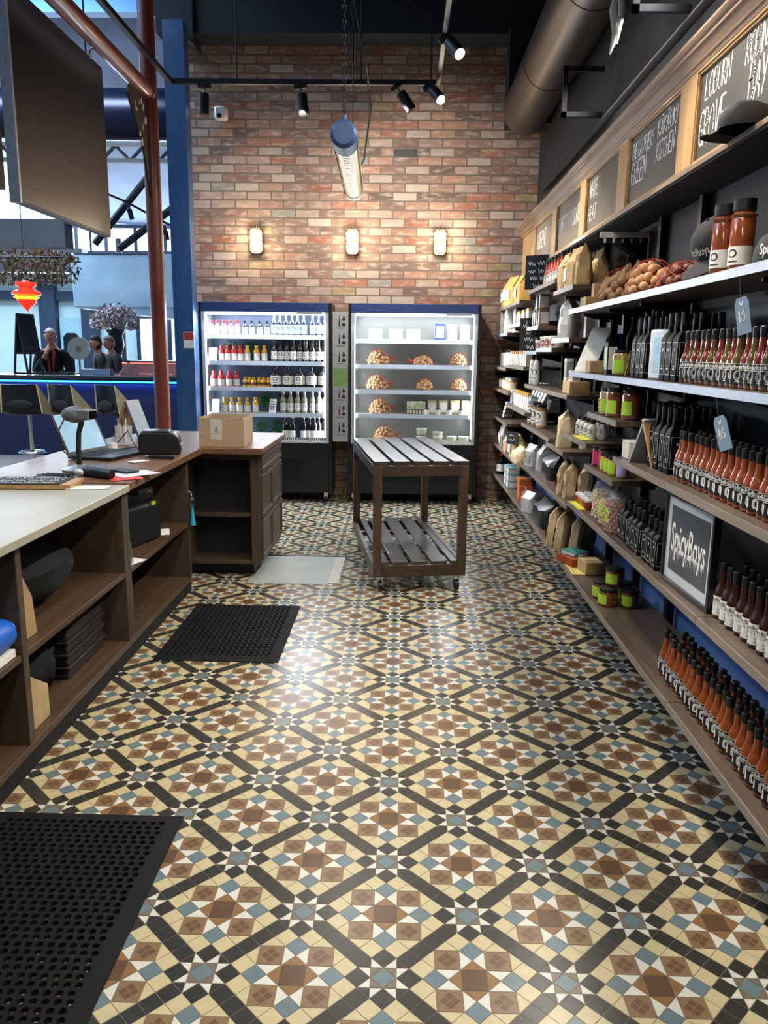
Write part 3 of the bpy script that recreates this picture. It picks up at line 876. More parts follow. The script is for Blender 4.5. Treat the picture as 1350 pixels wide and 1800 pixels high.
CAPM = mat('cap_cloth', '#26272a', .85, var=.12)
def ball_cap(s='SpicyBoys'):
    def make():
        o = emp('baseball_cap')
        MB().lathe([(.09,0),(.092,.02),(.088,.055),(.072,.085),(.04,.104),(.006,.11),(0,.112)], 20).build('crown', CAPM, o)
        br = MB(); n = 12; vs = []
        for i in range(n+1):
            a = R(-62+124*i/n)+PI
            for rr, dz in ((.088,.008),(.17-.055*(abs(i-n/2)/(n/2))**2,-.008)):
                for t in (.002,-.002): vs.append((rr*math.cos(a), rr*math.sin(a)*.95, dz+t-.012*(abs(i-n/2)/(n/2))**2))
        fs = []
        for i in range(n):
            a, b_ = i*4, i*4+4
            fs += [(a,a+2,b_+2,b_),(a+1,b_+1,b_+3,a+3),(a+2,a+3,b_+3,b_+2),(a,b_,b_+1,a+1)]
        fs += [(0,1,3,2),(n*4,n*4+2,n*4+3,n*4+1)]
        br.add(vs, fs, 0, True); br.build('brim', CAPM, o)
        t = MB(); text_round(t, s, .0925, .045, .042, PI, .11, 0, .02); t.build('lettering', LWH, o)
        MB().ell((0,0,.112), .006, .006, .004, 8, 5).build('button', CAPM, o)
        return o
    return make
place('cap', ball_cap(), (1.1,2.87,1.865), 'black cap tilted over the netted nuts with its brim towards the aisle', 'cap', rz=R(14), tilt=(R(0),R(-38)))
place('cap', ball_cap(), (1.09,2.36,1.748), 'black lettered cap on the shelf beside the two large orange bottles', 'cap', rz=R(48))
place('cap', ball_cap(), (1.03,2.60,2.174), 'black cap up on the fascia ledge in front of the chalkboard', 'cap', rz=R(-62), sc=(.8,.95,.72))
bb = bottle('large_bottle', .225, .036, .03, .165, .18, SAUCE_O, BLKCAP, LWH, (.03,.085), .034, capr=.034, mark=INK)
place('big_sauce', bb, (1.02,2.66,ZE), 'large orange sauce bottle with a white label beside the netted nuts', 'bottle')
place('big_sauce', bb, (1.04,2.565,ZE), 'large orange sauce bottle with a white label beside the lettered cap', 'bottle')
# nuts in nets on the top long shelf
place('net_a', net_bag(.44,.24,.16,3,1), (1.06,3.93,ZE), 'big red net of tan round nuts beside the kraft bags on the top shelf', 'bag of nuts', rz=0)
place('net_b', net_bag(.27,.2,.15,6,0), (1.05,3.5,ZE), 'red net of tan nuts in the middle of the top long shelf', 'bag of nuts')
place('net_c', net_bag(.3,.18,.1,9,-1,m=mat('chestnut_shell','#6a3524',.5,var=.2)), (1.06,3.12,ZE), 'red net of dark chestnut coloured nuts under the tilted cap', 'bag of nuts')

# goods at the end of the long shelf, beside the cream labelled bottle
place('card_grey', card(.13,.27,mat('pale_leaning_card','#dcdad2',.6),mark=None,lean=.5), (.985,4.36,ZD), 'white leaning card at the wall end of the long shelf', 'card', rz=R(38))
place('kraft_s', carton(.07,.11,.06,KRAFT), (.99,4.14,ZD), 'small kraft box in front of the cream labelled bottle', 'box')
place('cream_b', bottle('dark_bottle', .24, .034, .014, .15, .185, BLKGL, mat('brown_cap','#4b2b1e'), mat('cream_label','#d9c9a8'), (.01,.15), q=1.6), (1.07,4.1,ZD), 'dark bottle with cream label behind the small kraft box', 'bottle')
place('lime_b', bottle('dark_bottle', .26, .034, .014, .16, .2, BLKGL, BLKCAP, LIME, (.03,.14), q=.9), (1.03,3.98,ZD), 'dark bottle with a tall lime label on the long shelf', 'bottle')
place('white_b', carton(.05,.05,.15,BLKGL,LWH), (1.0,3.86,ZD), 'slim black carton with white label beside the lime labelled jar', 'carton')
GRAIN = gl('grain_fill', '#9d8a4d'); AMBER = gl('amber_fill', '#a1672a'); BROWNF = gl('brown_fill', '#6f3d1f'); PINKF = gl('berry_fill', '#5c1226'); HONEY = gl('honey_fill', '#c08a2c')
place('grain_jar', jar('jar', .115, .042, GRAIN, BLKCAP, LIME, (.012,.07)), (1.02,3.74,ZD), 'wide grain jar with lime label on the long shelf', 'jar')
place('dip_card', card(.05,.11,mat('cream_wood','#c9b78f',.6),lean=.15), (1.0,3.6,ZD), 'cream leaning card beside the grain jar with lime label', 'card', rz=R(-20))
place('blue_pack', carton(.05,.1,.2,mat('blue_pack','#3a5fae',.5)), (1.13,4.3,ZD), 'blue packet at the shelf back behind the white leaning card', 'packet')

# tent card and small cards on the shelf above the poster
def tent():
    o = emp('tent_card'); t = .012
    for sg, nm in ((1,'front_panel'), (-1,'rear_panel')):
        b = B(-t/2,-.06,0,t/2,.06,.24); a = R(30)*sg
        b.v = [(p[0]*math.cos(a)+p[2]*math.sin(a)-sg*.11, p[1], p[2]*math.cos(a)-p[0]*math.sin(a)) for p in b.v]
        b.build(nm, mat('grey_ply', '#9ea3aa', .45, var=.08) if sg > 0 else OAKZ, o)
    return o
place('tent', tent, (1.02,3.2,ZC), 'small tent sign of grey board and plywood leaning near the square bottles', 'sign', rz=R(-72), sc=(.72,.9,.88))
place('cream_box', carton(.07,.1,.075,mat('cream_carton','#d8d1bf',.6)), (1.0,3.39,ZC), 'cream carton beside the plywood tent sign', 'carton')

# jars
PINKL = mat('pink_label', '#c43a63', .5, var=.04); YELL = mat('yellow_label', '#d9d23a', .5, var=.04); LILAC = mat('lilac_label', '#a9a4cc', .5, var=.04)
def jars(key, mk, spots, z, fmt, cat_='jar', grp=None):
    for i, (x, y) in enumerate(spots): place(key, mk, (x+j(.002), y, z), fmt.format(o=ORD[i]), cat_, grp, rz=j(.3))
jars('pink', jar('jar', .10, .03, PINKF, BLKCAP, PINKL, (.01,.075), 1.0), [(.98,3.9),(.99,3.82)], .955, '{o} pink labelled dark jar from the wall on the short shelf', grp='pink labelled jars')
jars('yell', jar('jar', .085, .028, HONEY, BLKCAP, LIME, (.008,.06), .8), [(.98,3.74),(.98,3.665),(.98,3.595)], .955, '{o} small honey jar from the wall beside the lilac jar', grp='small honey jars')
jars('lilac', jar('jar', .085, .028, HONEY, BLKCAP, LILAC, (.008,.06), .9), [(1.0,3.52)], .955, '{o} jar with lilac label at the end of the honey jars')
jars('pink2', jar('jar', .12, .028, PINKF, BLKCAP, PINKL, (.02,.1), .6), [(1.13,3.86)], .955, '{o} taller pink labelled jar behind the small jars')
jars('amb2', jar('jar', .12, .03, AMBER, BLKCAP, LIME, (.02,.09), .6), [(1.12,3.62)], .955, '{o} amber jar with lime label behind the lilac jar')
jars('big', jar('jar', .125, .045, GRAIN, BLKCAP, LIME, (.015,.075), .8), [(.99,3.8)], 1.217, '{o} wide pale jar with lime label on the short high shelf')
jars('bigb', jar('jar', .13, .047, BROWNF, BLKCAP, LIME, (.015,.075), .6), [(.99,3.67),(1.1,3.74)], 1.217, '{o} wide brown jar from the aisle on the short high shelf', grp='wide brown jars')
jars('bigc', jar('jar', .13, .047, BROWNF, BLKCAP, LIME, (.02,.08), .8), [(1.02,3.52)], 1.217, '{o} wide dark jar at the near end of the short high shelf')
place('pasta_c', clear_bag(.09,.06,.17,mat('pasta','#caa36a',.6),5,.4,.009), (1.0,3.92,1.217), 'clear bag of pasta beside the lime labelled jars', 'bag')
WLB = mat('milk_glass', '#d9d6cc', .3, var=.04)
sb_ = bottle('small_bottle', .105, .022, .012, .065, .078, WLB, BLKCAP, LWH, (.01,.062), .02, mark=INK)
for a in range(4):
    for b_ in range(2):
        place('small_w', sb_, (1.0+.055*b_, 4.44-.1*a, 1.058), f'small white bottle behind the yellow card, {ORD[a]} from wall, {ORD[b_]} row', 'bottle', 'small white bottles behind the yellow card')
jars('small_top', bottle('small_bottle', .12, .018, .01, .08, .09, WLB, BLKCAP, LWH, (.01,.07), .02), [(1.12,4.4),(1.12,4.35),(1.12,4.3)], 1.058, '{o} thin white bottle from the wall in the row furthest back', 'bottle', 'thin white bottles at the back')
place('yell_card', lambda: (lambda o: (B(-.035,-.12,0,.035,.12,.003).build('card', YELL, o), o)[1])(emp('shelf_card')), (.975,4.22,1.058), 'yellow flat card lying in front of the small white bottles', 'card')
# little jam jars with white lids
cl = [gl('jam_red', '#9a2f25'), AMBER, HONEY, gl('jam_orange', '#b9632a')]
n = 0
for a in range(5):
    for b_ in range(4):
        f = cl[(a*3+b_*2) % 4]
        place('jam'+f.name, jar('jar', .052, .023, f, WHITEM, None, lidh=.013), (.985+.052*b_, 4.28-.054*a+.02*b_, ZB), f'small white lidded jam jar, {ORD[b_]} row back, {ORD[a]} from the kraft bags', 'jar', 'small jam jars with white lids'); n += 1
place('yell_card2', lambda: (lambda o: (B(-.02,-.12,0,.02,.12,.003).build('card', YELL, o), o)[1])(emp('shelf_card')), (.952,4.16,ZB), 'yellow strip card lying in front of the little jam jars', 'card')
# clear bags of nuts
place('nutbag1', clear_bag(.12,.08,.22,mat('pale_nut','#cdb48a',.6,var=.2),11,.62,.011), (1.0,3.87,ZB), 'clear bag of pale nuts beside the jam jars', 'bag')
place('nutbag2', clear_bag(.11,.075,.22,mat('mixed_nut','#b69a68',.6,var=.35),12,.55,.011,LIME), (.99,3.70,ZB), 'clear bag of mixed nuts in the middle of three', 'bag')
place('nutbag3', clear_bag(.12,.08,.23,mat('red_nut','#8a4a38',.6,var=.25),13,.6,.011,LIME), (.98,3.54,ZB), 'clear bag of reddish nuts beside the square black bottles', 'bag')
# lowest shelf: pile of jars, books, bags
jars('pile', jar('jar', .085, .045, BROWNF, BLKCAP, LIME, (.012,.06), .7), [(1.0,3.74),(1.0,3.62),(1.1,3.6),(1.11,3.72)], ZA, '{o} wide brown jar in the bottom layer of the jar pile', grp='jar pile bottom layer')
jars('pile', jar('jar', .085, .045, BROWNF, BLKCAP, LIME), [(1.04,3.67)], ZA+.0865, '{o} wide brown jar on top of the jar pile')
place('book_o', carton(.13,.17,.045,mat('rust_book','#a6491f',.6)), (1.0,4.37,ZA+.004), 'rust coloured boxed book on the lowest shelf under a teal packet', 'book', rz=R(20))
place('book_t', carton(.1,.13,.025,mat('teal_pack','#2d7c78',.5),LWH), (1.0,4.38,ZA+.05), 'teal packet lying on the rust coloured book', 'packet', rz=R(35))
place('cardbox', carton(.1,.13,.065,KRAFT), (1.05,4.19,ZA+.004), 'small kraft box beside the rust coloured book', 'box', rz=R(8))
place('yell_card3', lambda: (lambda o: (B(-.05,-.17,0,.05,.17,.003).build('card', mat('straw_card','#cfc06a',.6), o), o)[1])(emp('shelf_card')), (.99,4.3,ZA), 'straw coloured flat card under the rust book and small kraft box', 'card')
fk = paper_bag(.19,.07,.24,mat('kraft_pale','#b8a482',.75,var=.15,scale=14,bump=.2),.2,21,mat('dark_print','#5a4a3a',.7,var=.5,scale=30),False,.12)
for i, (x, y) in enumerate([(.98,4.86),(1.0,4.72),(1.06,4.58),(1.12,4.64)]):
    place('flatk', fk, (x, y, ZA), f'{ORD[i]} flat pale kraft bag in the leaning group on the lowest shelf', 'bag', 'leaning kraft bags on the lowest shelf', rz=R(-30))
FOIL = mat('silver_foil', '#c9cbcd', .3, .25, var=.3, scale=12, bump=.5); DFOIL = mat('dark_foil', '#2b2a2c', .3, .1, var=.4, scale=14, bump=.5)
place('dkb', paper_bag(.36,.2,.17,DFOIL,.3,31,None,False), (1.05,5.42,ZA), 'dark shiny bulging bag on the lowest shelf beside clear packets', 'bag')
place('dkb2', paper_bag(.14,.1,.15,FOIL,.3,33,None,False), (.99,5.86,ZA), 'pale shiny bag between orange cartons and the dark bag', 'bag', rz=.4)
place('clr', clear_bag(.1,.07,.14,mat('orange_bits','#b8632f',.6,var=.3),15,.5,.01), (.985,6.12,ZA), 'clear bag of orange pieces before the stacked orange cartons', 'bag')
oc = carton(.1,.13,.055,mat('orange_carton','#c4602f',.55,var=.1),None,mat('orange_lid','#d07a4a',.55))
for k in range(3): place('orc', oc, (1.02,6.4+.01*k,ZA+.0562*k), f'{ORD[k]} orange carton from the bottom of the stack on the lowest shelf', 'carton', 'stacked orange cartons')
bc = carton(.1,.12,.06,mat('duck_blue_carton','#8fb3b8',.55,var=.1),LWH)
for k in range(3):
    for q_ in range(2): place('blc', bc, (1.0,7.1-.16*q_,ZA+.0602*k), f'pale blue carton, layer {["one","two","three"][k]} of the {["far","near"][q_]} stack by orange cartons', 'carton', 'stacked pale blue cartons')
place('dkj', bottle('dark_bottle', .2, .05, .02, .12, .15, BLKGL, REDC, LWH, (.03,.1), mark=INK), (1.0,7.75,ZA), 'dark red capped bottle with white label at the brick wall end', 'bottle')
place('dkj', None, (1.12,7.72,ZA), 'dark red capped bottle standing second back at the brick wall end', 'bottle')
# kraft and foil bags one shelf up
kb = paper_bag(.12,.08,.21,mat('kraft_mid','#b7a07c',.75,var=.12,bump=.2),.22,41,mat('grey_print','#9a8f7e',.7,var=.5,scale=30),True,.06)
for i, (x, y) in enumerate([(.99,4.74),(1.0,4.6),(1.06,4.5)]):
    place('kb', kb, (x, y, .665), f'{ORD[i]} standing kraft bag from the foil bags beside the jam jars', 'bag', 'kraft bags beside the jam jars', rz=R(-15))
place('bluebot', bottle('blue_bottle', .26, .03, .013, .17, .2, gl('cobalt_glass','#1f46b0'), gl('cobalt_cap','#2a5ad0'), None), (1.16,4.42,.665), 'cobalt blue bottle standing behind the kraft bags', 'bottle')
place('foil1', paper_bag(.14,.1,.16,FOIL,.3,51,mat('grey_print','#9a8f7e'),False), (1.0,5.92,.665), 'silver printed foil bag beside the dark foil bags', 'bag', rz=.3)
place('foil2', paper_bag(.14,.12,.18,FOIL,.35,52,None,False), (1.05,5.72,.665), 'silver crumpled foil bag behind the printed one', 'bag')
place('foil3', paper_bag(.3,.16,.16,DFOIL,.35,53,None,False), (1.06,5.36,.665), 'dark foil bulging bag beside the silver foil bags', 'bag')
# flour bags
fl = paper_bag(.2,.1,.215,mat('flour_paper','#cdbd9b',.75,var=.08,bump=.2),.22,61,mat('grey_print','#9a8f7e'),True,.05)
place('flour', fl, (1.0,4.83,.945), 'large pale flour bag standing on the short shelf', 'bag', rz=R(-12))
place('flour', fl, (1.12,4.75,.945), 'pale flour bag behind the large one on the short shelf', 'bag', rz=R(-8))
# tall white labelled jars
tj = bottle('tall_jar', .17, .04, .03, .12, .135, gl('rice_fill','#a58257'), BLKCAP, LWH, (.02,.125), .022, capr=.034, mark=INK)
for i, y in enumerate([6.04,5.86,5.66]): place('tj', tj, (1.0,y,.975), f'{ORD[i]} tall white labelled jar from the wall on the shelf', 'jar', 'tall white labelled jars')
place('pyr', card(.14,.19,mat('taupe_card','#7d7566',.7),lean=.3), (1.06,6.0,.975), 'taupe leaning card behind the tall white labelled jars', 'card')
# slim white bottles, kraft box
wbm = bottle('slim_bottle', .21, .026, .013, .15, .175, mat('white_glass','#dfe0dd',.3,var=.03), BLKCAP, LWH, (.03,.13), .03, mark=INK)
for i, (x, y) in enumerate([(.98,6.02),(.99,5.9)]): place('slimw', wbm, (x, y, 1.272), f'{ORD[i]} white slim bottle with black cap from the wall on the empty shelf', 'bottle', 'white slim bottles with black caps')
for i, y in enumerate([5.5,5.2,4.95]): place('tall_dark', None, (1.15,y,1.272), f'{ORD[i]} tall black bottle at the back of the nearly empty shelf', 'bottle', 'tall black bottles on the nearly empty shelf')
place('krb', carton(.12,.2,.07,KRAFT), (1.02,4.68,1.272), 'kraft box on the shelf end carrying little white cartons', 'box')
for i, (x, y, h) in enumerate([(.985,4.75,.13),(1.0,4.69,.06),(1.0,4.63,.045)]):
    place(f'wct{i}', carton(.045,.05,h,WHITEM,mat('grey_band','#8d9092',.5)), (x, y, 1.3425), f'{["tall","middle sized","low"][i]} white carton on top of the kraft box', 'carton')
# white printed bag and neighbours
def wbag():
    o = paper_bag(.2,.09,.22,mat('white_plastic_bag','#d9dcdf',.35,var=.08,scale=8,bump=.2),.25,71,None,False,.03)()
    t = MB()
    for z, h, w, m in ((.105,.035,.12,0),(.155,.016,.1,1),(.08,.014,.1,0)):
        scribble(t, (-.056+z*.03,w/2,z), (0,-1,0), (0,0,1), h, w, .005, m, int(z*1000))
    t.build('printing', [INK, mat('pink_ink','#c9525c',.6)], o); o.name = 'plastic_bag'
    return o
place('wbag', wbag, (.995,4.86,1.59), 'white printed plastic bag standing on the short shelf', 'bag', rz=R(-28))
place('wtall', carton(.05,.05,.2,LWH,None), (1.06,4.62,1.59), 'tall white carton beside the white printed plastic bag', 'carton')
place('kbx2', carton(.08,.13,.06,KRAFT), (1.02,4.46,ZE), 'kraft box at the wall end of the netted nut shelf', 'box')
place('kbx3', carton(.05,.06,.07,KRAFT), (1.05,4.44,ZE+.061), 'small kraft box standing on another kraft box by the netted nuts', 'box')
# crumpled kraft bags high up
ckb = [paper_bag(.115,.085,.215,KRAFT,.36,80+k,LWH if k % 2 else None,True,.02) for k in range(3)]
for i, (x, y) in enumerate([(.99,5.0),(1.0,4.86),(.99,4.72),(1.0,4.58),(1.13,4.93),(1.13,4.77)]):
    place(f'ckb{i%3}', ckb[i % 3], (x, y, 1.876), f'crumpled kraft bag, {ORD[i]} of six, above the white printed bag', 'bag', 'crumpled kraft bags on the short high shelf', rz=j(.3))
for i, (x, y) in enumerate([(1.16,4.3),(1.17,4.14)]): place(f'ckb{i}', None, (x, y, ZE), f'{ORD[i]} kraft bag from the wall half hidden behind the big nut net', 'bag', 'kraft bags behind the nut net', rz=j(.3))
# bottles and price board above
for a in range(6):
    for b_ in range(2):
        place('sauce_rw', woozy(gl('bright_red_sauce','#b03418'),'white'), (.995+.055*b_, 5.70-.105*a, 1.955), f'bright red sauce bottle on the high shelf, {ORD[a]} from the price board, {ORD[b_]} row', 'bottle', 'bright red sauce bottles on the high shelf')
for i, y in enumerate([5.3,5.18]): place('bcup', tub(.035,.1,BLACK,BLKCAP), (1.12,y,1.955), f'{ORD[i]} black canister from the wall behind the bright red sauces', 'canister', 'black canisters')
def price_board(lines):
    def make():
        o = emp('price_board'); B(-.004,-.09,0,.004,.09,.24).build('board', mat('black_slate','#202124',.7), o)
        t = MB(); z = .2
        for q, (h, w) in enumerate(lines):
            scribble(t, (-.0052,w/2,z-h), (0,-1,0), (0,0,1), h, w, .005, 0, q+3); z -= h+.018
        t.build('chalk_lettering', CHALKW, o); return o
    return make
place('pb1', price_board([(.035,.13),(.035,.12),(.03,.1),(.04,.05)]), (.965,5.97,1.957), 'black chalk price board beside the bright red sauces', 'price board', rz=R(55))
place('pb2', price_board([(.035,.13),(.03,.07),(.035,.1),(.04,.06)]), (.965,6.1,1.52), 'black chalk price card beside the badge tubs', 'price board', rz=R(55))
tb = tub(.05,.075,mat('white_tub','#d6d4cd',.5,var=.04),WHITEM,mat('brick_ink','#8a4a3f',.6))
for i, (x, y, z) in enumerate([(1.0,5.78,1.518),(.99,5.52,1.536),(.99,5.38,1.536),(.99,5.18,1.536)]): place('tub', tb, (x, y, z), f'{ORD[i]} white tub with round badge from the chalk price card', 'tub', 'white tubs with round badges')
# far cartons
cw = carton(.07,.05,.11,mat('brown_side','#8a6241',.6),LWH)
for i, (x, y, z) in enumerate([(.99,5.98,1.69),(.99,5.9,1.69),(.99,5.8,1.69),(.99,5.72,1.69),(1.0,5.9,1.8015),(1.0,5.78,1.8015)]):
    place('cw', cw, (x, y, z), f'{["lower","lower","lower","lower","upper","upper"][i]} brown and white carton, {ORD[i]} counted from the wall', 'carton', 'brown and white cartons')
pk = carton(.03,.06,.1,LWH,None,mat('straw_top','#c9a452',.6))
for i in range(7): place('pk', pk, (.975+.008*(i % 2), 6.98-.12*i, 1.74), f'{ORD[i]} white packet with straw top from the wall on pale shelf', 'packet', 'white packets with straw tops')
for i in range(4): place('lc', card(.1,.18,mat('pale_card','#c8ccd2',.55),lean=.35,mark=mat('grey_print','#9a8f7e')), (1.06,6.85-.17*i,1.74), f'{ORD[i]} pale card from the wall leaning behind white packets', 'card', 'pale leaning cards')
yb = paper_bag(.2,.13,.26,mat('yellow_kraft','#d2a85e',.7,var=.1,bump=.2),.35,91,LWH,True,.03)
for i, (x, y) in enumerate([(1.0,7.72),(1.0,7.45),(1.04,7.12)]): place('yb', yb, (x, y, 1.92), f'{ORD[i]} folded yellow paper bag from the brick wall, highest shelf', 'bag', 'folded yellow paper bags', rz=j(.3))
ws = paper_bag(.2,.1,.29,mat('white_paper_bag','#d8d8d6',.6,var=.05,bump=.1),.3,95,mat('grey_print','#9a8f7e'),True,.03)
for i, (x, y) in enumerate([(1.0,7.95),(1.0,7.6),(1.05,7.38)]): place('ws', ws, (x, y, 1.68), f'{ORD[i]} white standing bag from the brick wall under yellow bags', 'bag', 'white standing bags', rz=j(.2))
sw = bottle('slim_bottle', .16, .022, .011, .11, .13, mat('white_glass','#dfe0dd'), BLKCAP, LWH, (.02,.1), .025)
for i in range(6): place('sw', sw, (1.0, 8.02-.12*i, 1.37), f'{ORD[i]} slim white bottle from the brick wall in the far row', 'bottle', 'slim white bottles in the far row')
ac = [carton(.04,.07,.12,LWH,None,mat('amber_card','#c08a3a',.6)), carton(.04,.07,.12,mat('cream_carton','#d8d1bf'),None,mat('rust_card','#9a4a2a',.6))]
for i in range(8): place(f'ac{i%2}', ac[i % 2], (.985, 7.12-.115*i, 1.397), f'{ORD[i]} little white and amber carton from the brick wall side', 'carton', 'little white and amber cartons')
bj = jar('jar', .11, .042, GRAIN, BLKCAP, LWH, (.015,.08), 1.2)
for i in range(4): place('bj', bj, (1.0+.09*(i % 2), 7.9-.24*(i//2)-.05*(i % 2), 1.16), f'{ORD[i]} pale labelled jar from the brick wall in the far jar group', 'jar', 'pale labelled jars in the far group')
bj2 = jar('jar', .12, .05, AMBER, mat('steel_lid','#a8a9aa',.35,.8), mat('cream_label','#d9c9a8'), (.015,.08), 1.2)
for i in range(3): place('bj2', bj2, (1.0, 7.42-.13*i, 1.16), f'{ORD[i]} amber jar with steel lid from the brick wall', 'jar', 'amber jars with steel lids')
def rack():
    o = emp('wire_rack'); b = MB()
    for z in (0.004,.05,.09):
        b.tube([(-.07,-.2,z),(-.07,.2,z),(.07,.2,z),(.07,-.2,z)], .0025, 5, closed=True)
    for k in range(9): b.tube([(-.07,-.2+.05*k,.0),(-.07,-.2+.05*k,.09)], .0018, 4)
    for s in (-.2,.2): b.tube([(.07,s,0),(.07,s,.14)], .0025, 5)
    b.build('wire', LEAD, o); return o
place('rack', rack, (1.02,7.65,.887), 'dark wire rack holding white cards beside the brick wall', 'rack')
for i in range(5): place('rcard', card(.13,.15,LWH,lean=.25,mark=mat('grey_print','#9a8f7e')), (.975+.02*i, 7.65+.01*i, .892), f'{ORD[i]} white card from the aisle in the wire rack', 'card', 'white cards in the wire rack')
bk = carton(.03,.07,.13,LWH,None,mat('mustard_card','#c99a35',.6))
for i in range(8): place('bk', bk, (.985, 6.86-.1*i, 1.06), f'{ORD[i]} white carton with mustard top from the wall end', 'carton', 'white cartons with mustard tops')
for i in range(5): place('lb', card(.1,.22,mat('white_book','#d5d8da',.5),lean=.4), (1.07,6.8-.14*i,1.06), f'{ORD[i]} white booklet from the wall leaning behind mustard cartons', 'booklet', 'leaning white booklets')
place('blp', carton(.05,.1,.12,mat('powder_blue_pack','#9db4cc',.5),LWH), (.99,7.03,1.06), 'powder blue packet at the wall end of the mustard cartons', 'packet')
place('blp', None, (1.0,6.06,1.06), 'powder blue packet at the near end of the mustard cartons', 'packet')
# pasta bags on the far low shelf
PAS = mat('pale_pasta','#d8c49a',.55,var=.15,scale=50,bump=.3)
def pasta(seed): return paper_bag(.2,.14,.2,PAS,.4,seed,LWH,False)
place('pas1', pasta(101), (1.0,6.72,.625), 'pale pasta bag with label in the middle of the far low shelf', 'bag')
place('pas2', paper_bag(.3,.16,.12,PAS,.4,103,None,False), (.995,6.42,.625), 'plump pale pasta bag lying at the near end of the far low shelf', 'bag')
place('pas3', paper_bag(.14,.1,.16,mat('peach_pack','#cfa184',.6,var=.2),.4,104,None,False), (.98,7.12,.625), 'peach coloured packet beside the pale pasta bags', 'packet')
place('pas4', paper_bag(.12,.08,.2,mat('grey_pack','#a9a49c',.5,var=.3,scale=15),.4,105,LWH,False), (.98,7.48,.625), 'grey printed packet between peach packet and brick wall', 'packet')
place('pas4', None, (1.0,7.72,.625), 'grey printed packet beside the brick wall', 'packet')
place('redt', bottle('dark_bottle', .24, .03, .012, .16, .19, BLKGL, REDC, None), (1.13,6.75,.625), 'red capped bottle behind the pale labelled pasta bag', 'bottle')
place('pb3', price_board([(.05,.1),(.07,.12)]), (.935,6.62,.745), 'small black price card above the plump pasta bag', 'price board', rz=R(40), sc=(.7,.7,.45))
# metal bracket lit from above
bk_ = B(1.0,4.24,2.085,1.245,4.25,2.112); bk_.prism([(1.245,2.085),(1.01,2.085),(1.245,1.94)],'y',4.243,4.247,1)
for k in range(5): bk_.box(1.02+.045*k,4.238,2.06,1.03+.045*k,4.2425,2.08)
tag(bk_.build('shelf_bracket', [mat('white_metal','#d8d8d4',.4), BLACK], at=(1.25,4.245,2.0)), 'black triangular bracket with white rail above the big nut net', 'bracket')
# ------------------------------------------------------------------ two open display fridges
FY, FB = 7.77, 8.18
FR = [(-1.985,-.69),(-.53,.75)]
GREYIN = {0: mat('fridge_inside_blue', '#5c6e8c', .35, .2, var=.05, scale=3), 1: mat('fridge_inside', '#8d8e88', .35, .2, var=.05, scale=3)}
SHW = mat('fridge_shelf', '#e8edf2', .3, var=.03)
LEDM = mat('led_white', '#ffffff', .4, emit=7, ecol='#eef4ff')
FBLK = mat('fridge_black', '#14161b', .38)
def fridge(x0, x1, zs, label):
    o = thing('display_fridge', label, 'fridge', ((x0+x1)/2,(FY+FB)/2,0))
    cx, cy = (x0+x1)/2, (FY+FB)/2
    def part(mb, nm, m, bev=0):
        mb.v = [(a-cx, b-cy, c) for a, b, c in mb.v]; return mb.build(nm, m, o, bev)
    c = B(x0,FB-.02,.08,x1,FB,1.95)
    c.box(x0,FY+.01,.08,x0+.03,FB-.02,1.95).box(x1-.03,FY+.01,.08,x1,FB-.02,1.95)
    part(c, 'cabinet', FBLK, .003)
    part(B(x0+.03,FY,1.86,x1-.03,FB-.02,1.95), 'header', NAVY, .004)
    b = B(x0+.03,FY+.0,.1,x1-.03,FB-.02,.6)
    part(b, 'base', FBLK, .004)
    g = MB()
    for k in range(26):
        a = x0+.28+k*(x1-x0-.56)/26
        g.box(a,FY-.006,.22,a+.016,FY+.002,.44)
    part(g, 'vent_grille', LEAD)
    part(B(x0+.03,FB-.045,.6,x1-.03,FB-.022,1.86), 'back_lining', GREYIN[0 if x0 < -1 else 1])
    for s in (x0+.03, x1-.045): part(B(s,FY+.02,.6,s+.015,FB-.045,1.86), 'side_lining', SHW)
    for s in (x0+.03, x1-.062): part(B(s,FY-.004,.6,s+.032,FY+.02,1.86), 'bright_edge', mat('pale_trim', '#cfd6dc', .3, .4), .002)
    part(B(x0+.062,FY+.01,.595,x1-.062,FB-.045,.615), 'floor_tray', SHW)
    gg = MB()
    for k in range(60):
        a = x0+.07+k*(x1-x0-.14)/60
        gg.box(a,FY-.002,.612,a+.007,FY+.006,.648)
    part(gg, 'air_grille', WHITEM)
    part(B(x0+.07,FY+.03,1.835,x1-.07,FY+.075,1.858), 'led_light', LEDM)
    for s in (x0+.052, x1-.07): part(B(s,FY+.022,.66,s+.016,FY+.034,1.83), 'led_light', LEDM)
    for z in zs:
        sh = part(B(x0+.065,FY+.03,z-.022,x1-.065,FB-.05,z), 'shelf', SHW, .002)
        e = B(x0+.065,FY+.022,z-.035,x1-.065,FY+.03,z+.006)
        e.v = [(a-cx, b_-cy, c_) for a, b_, c_ in e.v]; e.build('ticket_strip', mat('ice_strip', '#c9d8ea', .3, var=.04), sh)
    part(B(x1-.34,FY-.006,1.842,x1-.09,FY+.0,1.866), 'name_plate', mat('plate_grey', '#9aa3b0', .4))
    for s in (x0+.06, x1-.06):
        w = MB().cyl((s-.012,FY+.03,.035),(s+.012,FY+.03,.035),.035,n=14); w.box(s-.02,FY+.01,.05,s+.02,FY+.06,.1,1)
        part(w, 'caster', [BLKCAP, CHROME])
    return o
ZL = [1.64,1.388,1.14,.885]; ZR = [1.612,1.37,1.125,.89]
fridge(*FR[0], ZL, 'open display fridge full of drinks beside the blue column')
fridge(*FR[1], ZR, 'open display fridge with netted nuts behind the slatted trolley')
def frow(key, mk, xs, y, z, fmt, grp, cat_='bottle'):
    for i, x in enumerate(xs):
        place(key, mk, (x+j(.003), y+j(.006), z), fmt.format(o=ORD[i]), cat_, grp, rz=j(.25)+R(65))
